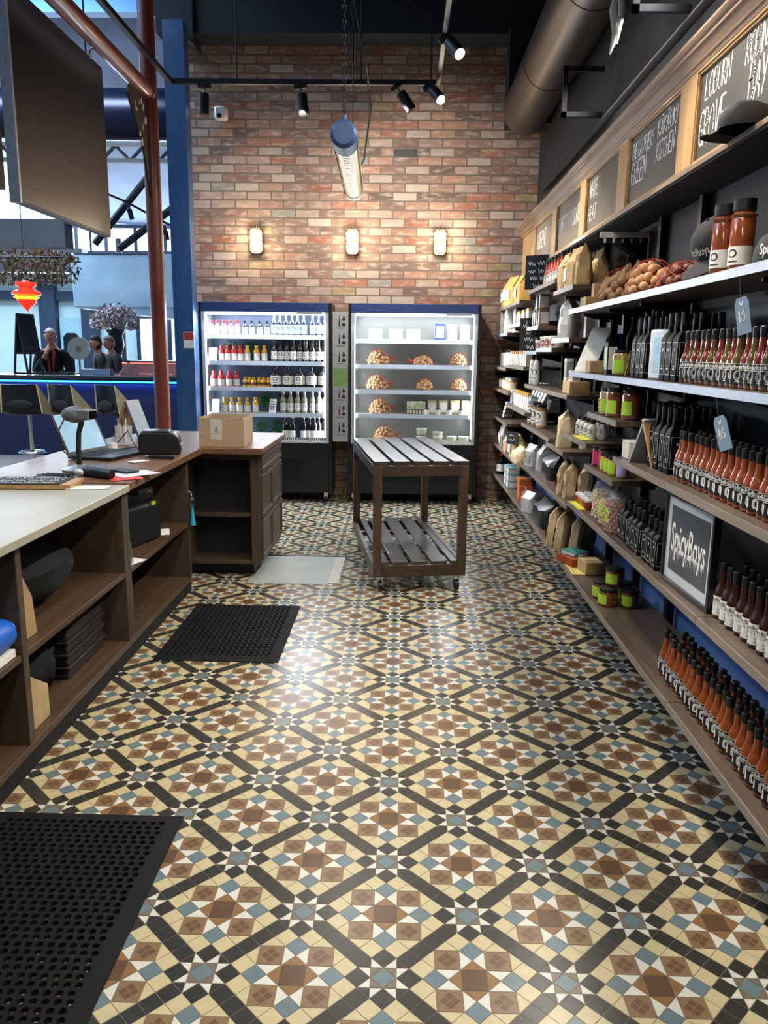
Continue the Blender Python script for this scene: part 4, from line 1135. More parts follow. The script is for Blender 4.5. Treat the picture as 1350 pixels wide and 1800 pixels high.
def lsp(a, b, n): return [a+(b-a)*i/(n-1) for i in range(n)]
A0 = R(205)
beer = bottle('beer_bottle', .21, .031, .013, .11, .15, gl('brown_glass','#1c120d'), mat('tin_cap','#30343c',.4,.5), LWH, (.025,.1), .01, mark=INK)
blu = bottle('beer_bottle', .21, .031, .013, .11, .15, gl('blue_glass','#16233f'), mat('tin_cap','#30343c'), mat('ice_label','#cfe0ea',.5), (.02,.105), .012, mark=mat('teal_ink','#2f7f93'))
shw = bottle('small_bottle', .14, .03, .016, .085, .105, gl('pink_juice','#b9445a'), REDC, LWH, (.01,.085), .02)
shd = bottle('small_bottle', .14, .028, .014, .085, .105, gl('night_glass','#1a2030'), BLKCAP, LWH, (.01,.08), .02)
redb = bottle('juice_bottle', .155, .032, .016, .1, .12, gl('red_juice','#b51d22'), REDC, LWH, (.012,.075), .02)
yelb = bottle('juice_bottle', .155, .03, .016, .1, .12, gl('mango_juice','#d29a20'), mat('yellow_cap','#d8a91f',.4), LWH, (.012,.08), .02)
yels = bottle('shot_bottle', .095, .025, .014, .062, .074, gl('mango_juice','#d29a20'), mat('yellow_cap','#d8a91f'), mat('dark_band','#5a3c14',.5), (.02,.045), .014)
jug = bottle('flagon', .2, .054, .014, .12, .165, gl('brown_glass','#1c120d'), BLKCAP, LWH, (.03,.115), .012, mark=INK)
gold = bottle('juice_bottle', .15, .033, .016, .09, .11, gl('lemon_juice','#b09431'), mat('yellow_cap','#d8a91f'), LWH, (.012,.078), .02)
wine = bottle('wine_bottle', .235, .031, .0125, .13, .17, gl('pale_wine','#85856c'), mat('silver_cap','#9b9c98',.3,.7), LWH, (.03,.1), .04, mark=INK)
red = bottle('wine_bottle', .27, .034, .013, .15, .2, gl('wine_glass','#141217'), mat('silver_cap','#9b9c98'), LWH, (.03,.1), .05)
fy = FY+.085
frow('shw', shw, lsp(-1.88,-1.62,5), fy, ZL[0], '{o} pink drink bottle from the blue column on the top fridge shelf', 'pink drinks on the top fridge shelf')
frow('shd', shd, lsp(-1.55,-1.33,4), fy, ZL[0], '{o} small dark drink bottle after the pink drinks on the top shelf', 'small dark drinks on the top fridge shelf')
frow('blu', blu, lsp(-1.26,-.97,6), fy, ZL[0], '{o} pale blue labelled bottle from the small drinks on the top shelf', 'pale blue labelled bottles')
frow('blu', blu, lsp(-.88,-.76,3), fy, ZL[0], '{o} pale blue labelled bottle at the poster end of the top shelf', 'pale blue labelled bottles at the end')
frow('redb', redb, lsp(-1.78,-1.6,4), fy, ZL[1], '{o} red juice bottle from the white sign on the second fridge shelf', 'red juices on the second shelf')
frow('yelb', yelb, [-1.53,-1.44,-1.36], fy, ZL[1], '{o} mango juice bottle after the red juices on the second shelf', 'mango juices on the second shelf')
frow('beer', beer, lsp(-1.26,-.76,9), fy, ZL[1], '{o} brown bottle from the mango juices on the second fridge shelf', 'brown bottles on the second shelf')
frow('beer', beer, lsp(-1.23,-.79,8), fy+.085, ZL[1], '{o} brown bottle in the row behind on the second fridge shelf', 'brown bottles behind on the second shelf')
frow('redb', redb, lsp(-1.87,-1.64,4), fy, ZL[2], '{o} red juice bottle from the blue column on the third fridge shelf', 'red juices on the third shelf')
frow('yels', yels, lsp(-1.56,-1.33,6), fy, ZL[2], '{o} little mango shot bottle from the red juices', 'little mango shots')
frow('jug', jug, lsp(-1.25,-.78,5), fy, ZL[2], '{o} round dark flagon from the mango shots', 'dark flagons')
frow('beer', beer, [-.765], fy-.02, ZL[2], '{o} brown bottle beside the last round dark flagon', None)
frow('gold', gold, lsp(-1.77,-1.54,4), fy, ZL[3], '{o} lemon drink bottle from the white sign on the fourth shelf', 'lemon drinks')
frow('yelb', yelb, [-1.46], fy, ZL[3], '{o} bright yellow juice beside the lemon drinks', None)
frow('wine', wine, lsp(-1.18,-.97,4), fy, ZL[3], '{o} pale wine bottle from the small white sign', 'pale wines by the small sign')
frow('wine', wine, lsp(-.89,-.76,3), fy, ZL[3], '{o} pale wine bottle at the poster end of the fourth shelf', 'pale wines at the poster end')
frow('red', red, [-1.16,-1.09], fy, .616, '{o} dark wine bottle from the cardboard box on the fridge floor', 'dark wines by the cardboard box')
frow('red', red, [-.98,-.92,-.87], fy, .616, '{o} dark wine bottle of the middle trio on the fridge floor', 'dark wines, middle trio')
frow('red', red, [-.83,-.775], fy+.01, .616, '{o} dark wine bottle at the poster end of the fridge floor', 'dark wines at the poster end')
def herb(seed):
    def make():
        rnd = random.Random(seed); o = emp('bunch_of_herbs')
        b = MB()
        for k in range(90):
            a = rnd.uniform(0,2*PI); rr = rnd.uniform(0,.075); z = .06+rnd.uniform(0,.15)*(1-rr*4)
            p = Vector((math.cos(a)*rr, math.sin(a)*rr*.7, z)); s = rnd.uniform(.012,.022)
            u = Vector((rnd.uniform(-1,1), rnd.uniform(-1,1), rnd.uniform(-.4,.8))).normalized(); w = u.orthogonal().normalized()
            b.add([p-u*s, p-w*s*.5+Vector((0,0,.004)), p+u*s, p+w*s*.5+Vector((0,0,.004))], [(0,1,2,3)])
        b.build('leaves', GREENL, o)
        s = MB()
        for k in range(7): s.tube([(rnd.uniform(-.01,.01),rnd.uniform(-.01,.01),0),(rnd.uniform(-.05,.05),rnd.uniform(-.03,.03),.13)], .003, 5)
        s.build('stems', mat('stem_green','#4d7d3a',.6), o); return o
    return make
for i, (x, y, z, t) in enumerate([(-1.72,fy+.13,ZL[1],'behind the red juices'),(-1.52,fy+.14,ZL[1],'behind the mango juices'),(-1.38,fy+.14,ZL[3],'beside the small white sign'),(-1.2,fy+.14,ZL[3],'behind the pale wines'),(-1.42,fy+.1,.616,'beside the cardboard box on the fridge floor'),(-1.27,fy+.12,.616,'near the dark wines on the fridge floor')]):
    place(f'herb{i%2}', herb(i), (x,y,z), f'bunch of green herbs in the fridge, {t}', 'herbs')
frow('wsign', card(.09,.13,WHITEM,lean=.15), [-1.87], fy-.03, ZL[1], '{o} white upright sign at the column end of the second fridge shelf', None, 'sign')
frow('wsign', None, [-1.86], fy-.03, ZL[3], '{o} white upright sign at the column end of the fourth fridge shelf', None, 'sign')
frow('wsign2', card(.085,.14,PAPER,lean=.15,mark=INK), [-1.29], fy-.03, ZL[3], '{o} white printed sign between yellow juice and pale wines', None, 'sign')
# right fridge
nb = [net_bag(.225,.17,.15,31,-1,.0165,NUT2), net_bag(.2,.16,.1,33,1,.013,NUT2), net_bag(.17,.16,.12,35,0,.014,NUT2)]
for i, (k, x, z, t) in enumerate([(0,-.24,ZR[1],'by the steel side on the second shelf'),(1,.2,ZR[1],'in the middle of the second shelf'),(2,.55,ZR[1],'at the shelving end of the second shelf'),
        (0,-.25,ZR[2],'by the steel side on the third shelf'),(2,.22,ZR[2],'in the middle of the third shelf'),(2,.56,ZR[2],'at the shelving end of the third shelf'),
        (0,-.22,ZR[3],'beside the printed crate on the fourth shelf'),(0,-.17,.616,'on the fridge floor behind the trolley')]):
    place(f'fnet{k}', nb[k], (x, fy+.05, z), f'red net of pale nuts {t}', 'bag of nuts', rz=R(90))
tray = carton(.13,.1,.1,mat('ice_carton','#cfdfe2',.45),mat('leaf_print','#8fb08a',.6))
for i, x in enumerate([-.27,-.07,.1]): place('icec', tray, (x, fy+.05, ZR[0]), f'{ORD[i]} pale carton from the menu poster on the top fridge shelf', 'carton', 'pale cartons on the top fridge shelf')
place('nvc', carton(.1,.08,.16,mat('navy_carton','#22356b',.45),LWH), (.36, fy+.03, ZR[0]), 'navy carton on the top shelf of the fridge with netted nuts', 'carton')
for i, x in enumerate([.48,.6]): place('wtc', carton(.09,.08,.15,mat('white_carton','#dfe6ee',.45)), (x, fy+.03, ZR[0]), f'{ORD[i]} white carton after the navy carton on the top shelf', 'carton', 'white cartons on the top shelf')
def crate():
    o = emp('printed_crate'); B(-.1,-.05,0,.1,.05,.14).build('box', mat('dark_print_box','#3c4038',.5), o)
    l = MB(); l.add([(-.092,-.051,.055),(.092,-.051,.055),(.092,-.051,.132),(-.092,-.051,.132)],[(0,1,2,3)]); l.build('picture', mat('green_photo','#b7c4a6',.5,var=.5,scale=18), o)
    s = MB()
    for k in range(6): s.add([(-.09+.03*k,-.0515,.008),(-.07+.03*k,-.0515,.008),(-.07+.03*k,-.0515,.045),(-.09+.03*k,-.0515,.045)],[(0,1,2,3)])
    s.build('small_pictures', mat('cream_label','#d9c9a8'), o); return o
place('crate', crate, (.14, fy+.02, ZR[3]), 'printed carton with a green picture on the fourth shelf', 'carton')
cheese = carton(.09,.07,.14,mat('butter_box','#b3a271',.5),PAPER)
for i, x in enumerate([.3,.41,.53,.64]): place('chs', cheese, (x, fy+.05, ZR[3]), f'{ORD[i]} straw coloured box after the printed carton on the fourth shelf', 'box', 'straw coloured boxes')
for i, x in enumerate([.25,.36,.47,.59]): place('pot', tub(.028,.06,WHITEM,BLKCAP), (x, fy-.02, ZR[3]), f'{ORD[i]} small white pot before the straw coloured boxes', 'pot', 'small white pots')
ct = tub(.052,.075,mat('clear_tub','#c7c6ae',.3,var=.1),mat('clear_lid','#e3e6e2',.25))
for i, (x, z) in enumerate([(.2,.616),(.2,.692),(.36,.616),(.36,.66),(.5,.616),(.62,.616)]): place('ctub', ct, (x, fy-.01, z), f'{ORD[i]} pale deli tub on the fridge floor behind the trolley top', 'tub', 'pale deli tubs', sc=(1,1,.85))

# menu strip between the fridges
def menu():
    o = emp('menu_strip'); B(-.078,-.006,0,.078,.006,1.255).build('board', mat('silver_board','#b5b6b6',.4,.2,var=.06,scale=4), o)
    B(-.07,-.0075,.545,.07,-.006,.715).build('green_block', mat('sage_green','#7fa15f',.5,var=.06), o)
    t = MB()
    for k, z in enumerate([1.12,.95,.78,.43,.26,.09]):
        t.add([(-.02,-.0075,z),(-.006,-.0075,z),(-.006,-.0075,z+.05),(-.010,-.0075,z+.06),(-.010,-.0075,z+.095),(-.016,-.0075,z+.095),(-.016,-.0075,z+.06),(-.02,-.0075,z+.05)],[tuple(range(8))], 1 if k in (3,4) else 0)
        for (a,b_,c,d_) in ((.012,0,.048,.022),(.02,.022,.04,.03),(.027,.03,.033,.055),(.014,.055,.046,.072),(.022,.072,.038,.095)):
            t.add([(a,-.0075,z+b_),(c,-.0075,z+b_),(c,-.0075,z+d_),(a,-.0075,z+d_)],[(0,1,2,3)])
        t.add([(-.05,-.0075,z+.06),(-.042,-.0075,z+.06),(-.042,-.0075,z+.07),(-.05,-.0075,z+.07)],[(0,1,2,3)])
        t.add([(-.04,-.0075,z-.022),(.04,-.0075,z-.022),(.04,-.0075,z-.017),(-.04,-.0075,z-.017)],[(0,1,2,3)])
    t.build('bottle_icons', [INK, mat('wine_ink','#7a3038',.6)], o); 
    return o
place('menu', menu, (-.605,7.8,.615), 'tall grey menu strip with bottle icons and green block between the fridges', 'poster')

# ------------------------------------------------------------------ wall lamps, camera
def sconce():
    o = emp('wall_lamp')
    B(-.06,-.03,-.12,.06,0,.12).build('back_plate', mat('brass','#8f7340',.35,.9), o, bev=.02)
    B(-.058,-.1,-.118,.058,-.03,.118).build('glass_cover', mat('warm_lamp_glass','#fff1d0',.3,emit=3.2,ecol='#ffe4b4'), o, bev=.03)
    g = MB()
    for x in (-.045,-.015,.015,.045):
        g.tube([(x,-.02,-.128),(x,-.1,-.122),(x,-.11,-.09),(x,-.11,.09),(x,-.1,.122),(x,-.02,.128)], .004, 6)
    for z in (-.1,0,.1):
        g.tube([(-.066,-.02,z),(-.066,-.09,z),(-.05,-.11,z),(.05,-.11,z),(.066,-.09,z),(.066,-.02,z)], .004, 6)
    g.build('cage', mat('brass','#8f7340'), o)
    MB().cyl((0,-.03,.12),(0,-.03,.15),.012).build('knob', mat('brass','#8f7340'), o)
    return o
for x, t in zip((-1.473,-.517,.35), ('above the drinks fridge','above the gap between fridges','above the nut fridge')):
    place('sconce', sconce, (x,8.2,2.56), f'lit caged oval wall lamp on the brick {t}', 'wall lamp')
    l = bpy.data.lights.new('wall_lamp_glow','POINT'); l.energy = 12; l.color = (1,.8,.55); l.shadow_soft_size = .06
    lo = bpy.data.objects.new('wall_lamp_glow', l); lo.location = (x,7.98,2.56); COL.objects.link(lo)
def cctv():
    o = emp('security_camera')
    MB().cyl((0,0,.02),(0,-.05,.02),.045,n=18).build('mount', WHITEM, o)
    B(-.05,-.13,-.06,.07,-.04,.06).build('housing', WHITEM, o, bev=.02)
    MB().cyl((-.0,-.13,-.03),(0,-.14,-.03),.022).build('lens', BLACK, o); return o
place('cctv', cctv, (-1.79,8.2,3.72), 'small white security camera high on the brick wall', 'security camera')
tag(B(-.12,8.185,3.365,.11,8.2,3.43).build('wall_vent', BLACK, at=(0,8.19,3.4)), 'black vent slot set in the brick wall near the tube lamp', 'vent')

# ------------------------------------------------------------------ slatted trolley
TR = thing('serving_trolley', 'dark slatted two tier wooden trolley on casters in the aisle', 'trolley', (.025,5.48,0), R(9))
W2, L2 = .298, .675
def tp(mb, nm, m=DARKW, bev=.003): return mb.build(nm, m, TR, bev)
for sx in (-1,1):
    for sy in (-1,1):
        a, b_ = sx*W2, sy*L2
        tp(B(min(a,a-sx*.052),min(b_,b_-sy*.052),.1,max(a,a-sx*.052),max(b_,b_-sy*.052),.812), 'leg', wood('trolley_leg','#55402f','#3e2e23','z',.45,.15))
        c = MB(); x, y = sx*(W2-.05), sy*(L2-.05)
        c.cyl((x-.012,y-.012,.034),(x+.012,y-.012,.034),.034,n=16)
        c.box(x-.018,y-.018,.03,x-.013,y+.016,.085,1).box(x+.013,y-.018,.03,x+.018,y+.016,.085,1).box(x-.025,y-.025,.085,x+.025,y+.025,.1,1)
        tp(c, 'caster', [BLKCAP, CHROME], 0)
for s in (-1,1):
    tp(B(min(s*W2,s*(W2-.03)),-L2+.05,.745,max(s*W2,s*(W2-.03)),L2-.05,.812), 'side_rail')
    tp(B(-W2+.05,min(s*L2,s*(L2-.03)),.745,W2-.05,max(s*L2,s*(L2-.03)),.812), 'end_rail')
    tp(B(-W2+.05,min(s*L2,s*(L2-.03)),.1,W2-.05,max(s*L2,s*(L2-.03)),.178), 'end_rail')
    tp(B(min(s*W2,s*(W2-.03)),-L2+.05,.1,max(s*W2,s*(W2-.03)),L2-.05,.178), 'side_rail')
sw_ = (2*W2-4*.026)/5
for k in range(5):
    a = -W2+k*(sw_+.026)
    tp(B(a,-L2,.813,a+sw_,L2,.839), 'slat', SLATW, .002)
    e0 = L2-.002; i0 = a if 0 < k < 4 else (a+.054 if k == 0 else a); i1 = a+sw_ if k < 4 else a+sw_-.054
    tp(B(i0,-e0,.179,i1,e0,.2), 'slat', SLATW, .002)
for y in (-.3,.3): tp(B(-W2+.03,y-.03,.79,W2-.03,y+.03,.8125), 'batten', DARKW); tp(B(-W2+.03,y-.03,.15,W2-.03,y+.03,.1785), 'batten', DARKW)

# ------------------------------------------------------------------ rubber mats
RUB = mat('black_rubber', '#0e0f10', .75, var=.15, scale=60, bump=.1, spec=.25)
def rubber_mat(x0, y0, x1, y1, label):
    sp, rad, bw, h = .0292, .0098, .045, .013
    cx, cy = (x0+x1)/2, (y0+y1)/2
    o = thing('rubber_mat', label, 'floor mat', (cx,cy,0.0008))
    X0, Y0, X1, Y1 = x0-cx, y0-cy, x1-cx, y1-cy
    bd = MB()
    a, b_, c, d = X0+bw, Y0+bw, X1-bw, Y1-bw
    bd.add([(X0,Y0,0),(X1,Y0,0),(X1,Y1,0),(X0,Y1,0),(X0,Y0,.003),(X1,Y0,.003),(X1,Y1,.003),(X0,Y1,.003),(a,b_,h),(c,b_,h),(c,d,h),(a,d,h),(a,b_,0),(c,b_,0),(c,d,0),(a,d,0)],
           [(0,1,5,4),(1,2,6,5),(2,3,7,6),(3,0,4,7),(4,5,9,8),(5,6,10,9),(6,7,11,10),(7,4,8,11),(8,9,13,12),(9,10,14,13),(10,11,15,14),(11,8,12,15)])
    bd.build('ramp_edge', RUB, o)
    nx, ny = max(1, round((c-a)/sp)), max(1, round((d-b_)/(sp*.866)))
    px, py = (c-a)/nx, (d-b_)/ny
    g = MB(); n = 8
    for i in range(nx):
        for jx in range(ny):
            qx0 = a+i*px; qy0 = b_+jx*py; off = (.25 if jx % 2 else -.25)*px*.5
            mx, my = qx0+px/2+off, qy0+py/2
            vs = []
            for k in range(n):
                t = 2*PI*(k+.5)/n; vs.append((mx+rad*math.cos(t), my+rad*math.sin(t), h))
            for k in range(n):
                t = 2*PI*(k+.5)/n; vs.append((mx+rad*math.cos(t), my+rad*math.sin(t), .001))
            sq = [(qx0+px,qy0+py/2),(qx0+px,qy0+py),(qx0,qy0+py),(qx0,qy0+py/2),(qx0,qy0),(qx0+px,qy0)]
            vs += [(p[0],p[1],h) for p in [(qx0+px,qy0+py),(qx0,qy0+py),(qx0,qy0),(qx0+px,qy0)]]
            fs = [(k, n+k, n+(k+1) % n, (k+1) % n) for k in range(n)]
            Q = 2*n
            fs += [(Q,Q+1,2,1,0),(Q,0,7),(Q,7,Q+3)] if False else []
            fs += [(Q,Q+1,2,1),(Q+1,Q+2,4,3),(Q+2,Q+3,6,5),(Q+3,Q,0,7),(Q,1,0),(Q+1,3,2),(Q+2,5,4),(Q+3,7,6)]
            g.add(vs, fs)
    g.build('perforated_field', RUB, o)
rubber_mat(-1.205,3.605,-.585,4.475,'black perforated rubber mat lying near the grey floor slab')
rubber_mat(-1.30,.75,-.69,2.3,'black perforated rubber mat lying beside the pale worktop counter')
# ------------------------------------------------------------------ shop counter
def carcass(name, label, y0, y1, x0=-2.08, x1=-1.31, zt=.84, shelves=(.445,), dv=(), ends=(True,True)):
    o = thing(name, label, 'cabinet', ((x0+x1)/2,(y0+y1)/2,0)); cx, cy = (x0+x1)/2, (y0+y1)/2
    def part(mb, nm, m, bev=.002):
        mb.v = [(a-cx, b-cy, c) for a, b, c in mb.v]; return mb.build(nm, m, o, bev)
    part(B(x0+.03,y0,0,x1-.006,y1,.07), 'kickboard', MATTE)
    part(B(x0,y0,.07,x1,y1,.1), 'bottom_board', wood('cab_board','#543f30','#443325','y',.45))
    part(B(x0,y0,.1,x0+.02,y1,zt), 'back_panel', CABI)
    pts = [y for y, e in zip((y0,y1-.04), ends) if e]+list(dv)
    for y in pts: part(B(x0+.02,y,.1,x1,y+.04,zt), 'side_panel', CABW)
    sg = sorted([y0]+[y1]+list(dv)); ed = sorted(pts)
    for z in shelves:
        for a, b_ in zip(ed[:-1], ed[1:]): part(B(x0+.02,a+.04,z-.025,x1-.005,b_,z), 'shelf', wood('cab_board','#543f30','#443325'))
    return o
carcass('counter_cabinet','open backed cabinet under the pale stone worktop', .5, 3.64, dv=(1.5,2.56))
carcass('counter_cabinet','open shelf cabinet under the wooden worktop holding the dark machine', 3.642, 4.76)
PALE = mat('pale_stone', '#aaa698', .4, var=.1, scale=3)
tag(B(-1.98,.45,.842,-1.27,3.6,.874).build('stone_worktop', PALE, at=(-1.6,2,.86), bev=.003), 'pale stone worktop at the entrance end of the counter', 'worktop')
# wooden L-shaped worktop with rounded far corner
wt = [(-2.1,3.605),(-1.275,3.605),(-1.275,4.98),(-.885,4.98),(-.885,5.98),(-1.75,6.02),(-1.95,5.85),(-2.06,5.55)]
tag(MB().prism(wt,'z',.842,.882).build('wooden_worktop', CTRW, at=(-1.6,4.7,.86), bev=.004), 'dark wooden worktop turning the corner with laptop and cardboard box on it', 'worktop')
tag(B(-1.98,.45,.80,-1.31,.5,.84).build('support_rail', CABI, at=(-1.6,.47,.8)), 'low rail at the very end of the stone counter', 'rail')
# corner cabinet: open towards the aisle mat, panelled on its side
cc = thing('corner_cabinet','dark wooden corner cabinet with panelled side and open shelves','cabinet',(-1.15,5.5,0))
def cp_(mb, nm, m=CABW, bev=.002):
    mb.v = [(a+1.15, b-5.5, c) for a, b, c in mb.v]; return mb.build(nm, m, cc, bev)
cp_(B(-1.42,5.16,0,-.99,5.9,.09), 'kickboard', BLACK)
cp_(B(-1.44,5.07,.09,-.92,5.94,.115), 'bottom_board')
cp_(B(-1.44,5.06,.115,-1.4,5.94,.842), 'side_panel'); cp_(B(-.985,5.06,.09,-.925,5.94,.842), 'side_panel')
cp_(B(-1.4,5.27,.115,-.985,5.285,.842), 'back_panel', mat('slate_lining','#1d2127',.6))
cp_(B(-1.4,5.09,.415,-.985,5.27,.437), 'shelf', mat('dark_shelf','#2a2521',.6)); cp_(B(-1.4,5.08,.412,-.985,5.09,.44), 'shelf_edge'); cp_(B(-1.4,5.06,.8,-.985,5.1,.842), 'top_rail')
def framed(y0, y1, z0, z1, nm):
    f = MB(); w = .03
    f.box(-.926,y0,z0,-.908,y1,z0+w).box(-.926,y0,z1-w,-.908,y1,z1).box(-.926,y0,z0+w,-.908,y0+w,z1-w).box(-.926,y1-w,z0+w,-.908,y1,z1-w)
    f.box(-.926,y0+w,z0+w,-.918,y1-w,z1-w)
    cp_(f, nm)
framed(5.08,5.92,.71,.82,'drawer_front')
for a, b_ in ((5.08,5.49),(5.51,5.92)):
    framed(a,b_,.41,.69,'door_panel'); framed(a,b_,.12,.39,'door_panel')
# behind the counter: bar side cladding
tag(B(-2.1,3.7,0,-2.085,5.6,.84).build('counter_cladding', BLACK, at=(-2.09,4.6,.4)), 'dark cladding on the bar side of the counter', 'cladding')

# things under the counter
BAGM = mat('black_cloth', '#0f1012', .85, bump=.3)
def lump(w, d, h, seed, m, nm='cloth_bag'):
    def make():
        o = emp(nm); rnd = random.Random(seed); b = MB(); b.ell((0,0,h/2), w/2, d/2, h/2, 16, 10, 0, .12, rnd)
        for i, p in enumerate(b.v): b.v[i] = (p[0], p[1], max(0, p[2]))
        b.build('bag', m, o); MB().tube([(w*.1,-d*.25,h*.85),(w*.18,-d*.1,h*1.15),(w*.18,d*.1,h*1.15),(w*.1,d*.25,h*.85)], .008, 6).build('handle', m, o); return o
    return make
place('bag1', lump(.5,.72,.25,3,BAGM), (-1.66,3.1,.449), 'black soft bag on the upper shelf under the stone worktop', 'bag')
place('bin', lump(.42,.35,.24,5,BAGM), (-1.6,2.96,.106), 'black lumpy bag on the bottom board under the stone worktop', 'bag')
cards_ = MB().prism([(2.605,.0),(2.605,.26),(2.7,.24),(2.76,.15),(2.78,0)],'x',-1.6,-1.36)
cards_.v = [(p[0], p[1], p[2]+.447) for p in cards_.v]
tag(cards_.build('cardboard_box', CARD, at=(-1.48,2.68,.445), bev=.002), 'brown cardboard box with sloping corner on the upper shelf', 'box')
c2 = MB().prism([(2.605,.0),(2.605,.2),(2.66,.22),(2.8,.13),(2.8,0)],'x',-1.62,-1.345)
c2.v = [(p[0], p[1], p[2]+.102) for p in c2.v]
tag(c2.build('cardboard_box', mat('pale_card_box','#b59c72',.8), at=(-1.48,2.7,.1), bev=.002), 'pale cardboard box with open flap on the bottom board', 'box')
TRAY = mat('charcoal_crate', '#2a2826', .6)
for k in range(5):
    place('crt', lambda: (lambda o: (B(-.25,-.2,0,.25,.2,.05).build('tray', TRAY, o, bev=.006), B(-.26,-.21,.045,.26,.21,.056).build('rim', TRAY, o, bev=.003), o)[2])(emp('stacking_tray')),
          (-1.66,3.33,.102+.0565*k), f'{ORD[k]} charcoal tray from the bottom of the stack under the counter', 'tray', 'stacked charcoal trays')
def blue_roll():
    o = emp('blue_bag_roll'); rnd = random.Random(2)
    b = MB(); b.tube([(0,-.12,.05),(0,0,.058),(0,.115,.052)], [.05,.058,.054], 14); b.build('roll', mat('blue_plastic','#1f63c9',.35,bump=.3), o)
    MB().tube([(.01,.112,.055),(.02,.125,.065),(.015,.13,.05)], [.035,.03,.02], 10).build('loose_end', mat('blue_plastic','#1f63c9'), o); return o
place('broll', blue_roll, (-1.365,2.425,.476), 'bright blue plastic bag roll on white paper under the worktop', 'bag roll', rz=R(2))
place('ream', carton(.2,.28,.028,PAPER,nm='paper_ream'), (-1.425,2.40,.446), 'white ream of paper under the bright blue roll', 'paper')
def machine():
    o = emp('office_machine'); B(-.2,-.2,0,.2,.2,.22).build('body', mat('dark_plastic','#16181c',.35), o, bev=.02)
    MB().cyl((.1,-.19,.25),(.1,.19,.25),.06,n=18).build('roller_cover', mat('dark_plastic','#16181c'), o)
    B(.12,.02,.27,.18,.14,.3).build('display', mat('grey_display','#5d666e',.2), o, bev=.004); B(.19,.1,.2,.202,.14,.22).build('button_strip', mat('lime_light','#a9c23a',.4), o); return o
place('mach', machine, (-1.6,4.2,.446), 'dark office machine with rounded cover on the shelf under the wooden worktop', 'machine', rz=R(-15))
for i, (x, y, z, r) in enumerate([(-1.4,4.45,.446,.3),(-1.36,3.78,.446,-.4)]): place('slip', carton(.1,.16,.003,PAPER,nm='paper_slip'), (x,y,z), f'white paper slip on the cabinet shelf {["beside the dark machine","by the steel clips"][i]}', 'paper', rz=r)
def clips():
    o = emp('steel_bracket')
    for k in range(3): B(-.02,-.04+.006*k,.0+.04*k,.04,.04-.006*k,.03+.04*k).build('clip', STEEL, o, bev=.002)
    return o
place('clips', clips, (-1.37,3.73,.446), 'small stack of steel clips at the edge of the cabinet shelf', 'clips')
def keys():
    o = emp('bunch_of_keys')
    r_ = MB().tube([(0,.0+.018*math.cos(t),.018*math.sin(t)-.02) for t in [2*PI*i/14 for i in range(14)]], .0015, 5, closed=True); r_.build('ring', CHROME, o)
    for k in range(3):
        a = R(-25+25*k); b = MB(); b.box(-.002,-.008,-.09,.002,.008,-.045); b.cyl((-.002,0,-.045),(.002,0,-.045),.014,n=12)
        b.v = [(p[0]+.004*k, p[1]*math.cos(a)-p[2]*math.sin(a), p[1]*math.sin(a)+p[2]*math.cos(a)) for p in b.v]; b.build('key', STEEL, o)
    t = MB().lathe([(0,-.07),(.006,-.07),(.008,-.085),(.012,-.15),(.02,-.2),(0,-.2)], 10); t.build('tassel', mat('turquoise_tassel','#2fa3c4',.7), o)
    MB().tube([(-.0,0,0),(-.02,0,.012)], .003, 5).build('hook', STEEL, o); return o
place('keys', keys, (-1.285,4.73,.63), 'bunch of keys with turquoise tassel hanging on the cabinet end', 'keys')

# things on the counter
T = .883
def box_open():
    o = emp('cardboard_box'); w, d, h, t = .29, .34, .185, .006
    c = mat('brown_box_card','#b0977a',.8,var=.05)
    B(0,0,0,w,d,t).build('base', c, o)
    for a in ((0,0,w,t),(0,d-t,w,d),(0,t,t,d-t),(w-t,t,w,d-t)): B(a[0],a[1],t,a[2],a[3],h).build('side_wall', c, o)
    l = MB(); l.add([(.075,-.0008,.05),(.15,-.0008,.045),(.15,-.0008,.175),(.075,-.0008,.18)], [(0,1,2,3)]); l.build('label', mat('grey_label','#c9c6be',.5), o)
    k = MB(); scribble(k, (.085,-.0016,.08), (1,0,0), (0,0,1), .012, .055, .002)
    for i in range(3): k.add([(.113-.012+.004*i,-.0016,.1+.011*i),(.113+.012-.004*i,-.0016,.1+.011*i),(.113+.012-.004*i,-.0016,.108+.011*i),(.113-.012+.004*i,-.0016,.108+.011*i)], [(0,1,2,3)])
    k.build('label_print', mat('grey_ink','#6f6f6c',.6), o)
    return o
place('cbox', box_open, (-1.305,5.03,T), 'open brown cardboard box with a white label on the counter corner', 'box', rz=R(1))
def laptop():
    o = emp('laptop'); K = mat('laptop_shell','#17181c',.35)
    B(-.01,-.19,0,.27,.19,.018).build('base', K, o, bev=.004)
    k = MB()
    for r_ in range(5):
        for c_ in range(13): k.box(.045+r_*.021,-.165+c_*.0255,.018,.062+r_*.021,-.145+c_*.0255,.0195)
    k.box(.165,-.05,.018,.235,.05,.0185); k.build('keyboard', mat('key_black','#0d0e10',.5), o)
    a = R(24); s = MB().box(-.006,-.19,0,.0,.19,.255); s.v = [(p[0]*math.cos(a)-p[2]*math.sin(a), p[1], p[2]*math.cos(a)+p[0]*math.sin(a)+.016) for p in s.v]
    s.build('screen_lid', K, o, bev=.002)
    d = MB(); d.add([(.0008,-.175,.02),(.0008,.175,.02),(.0008,.175,.245),(.0008,-.175,.245)], [(0,1,2,3)])
    d.v = [(p[0]*math.cos(a)-p[2]*math.sin(a), p[1], p[2]*math.cos(a)+p[0]*math.sin(a)+.016) for p in d.v]
    d.build('display', mat('lit_screen','#8fb4cf',.2,emit=.35,ecol='#9fc6e4',var=.2,scale=6), o); return o
place('laptop', laptop, (-1.83,4.55,T), 'open laptop with pale lit screen on the wooden counter', 'laptop', rz=R(-14))
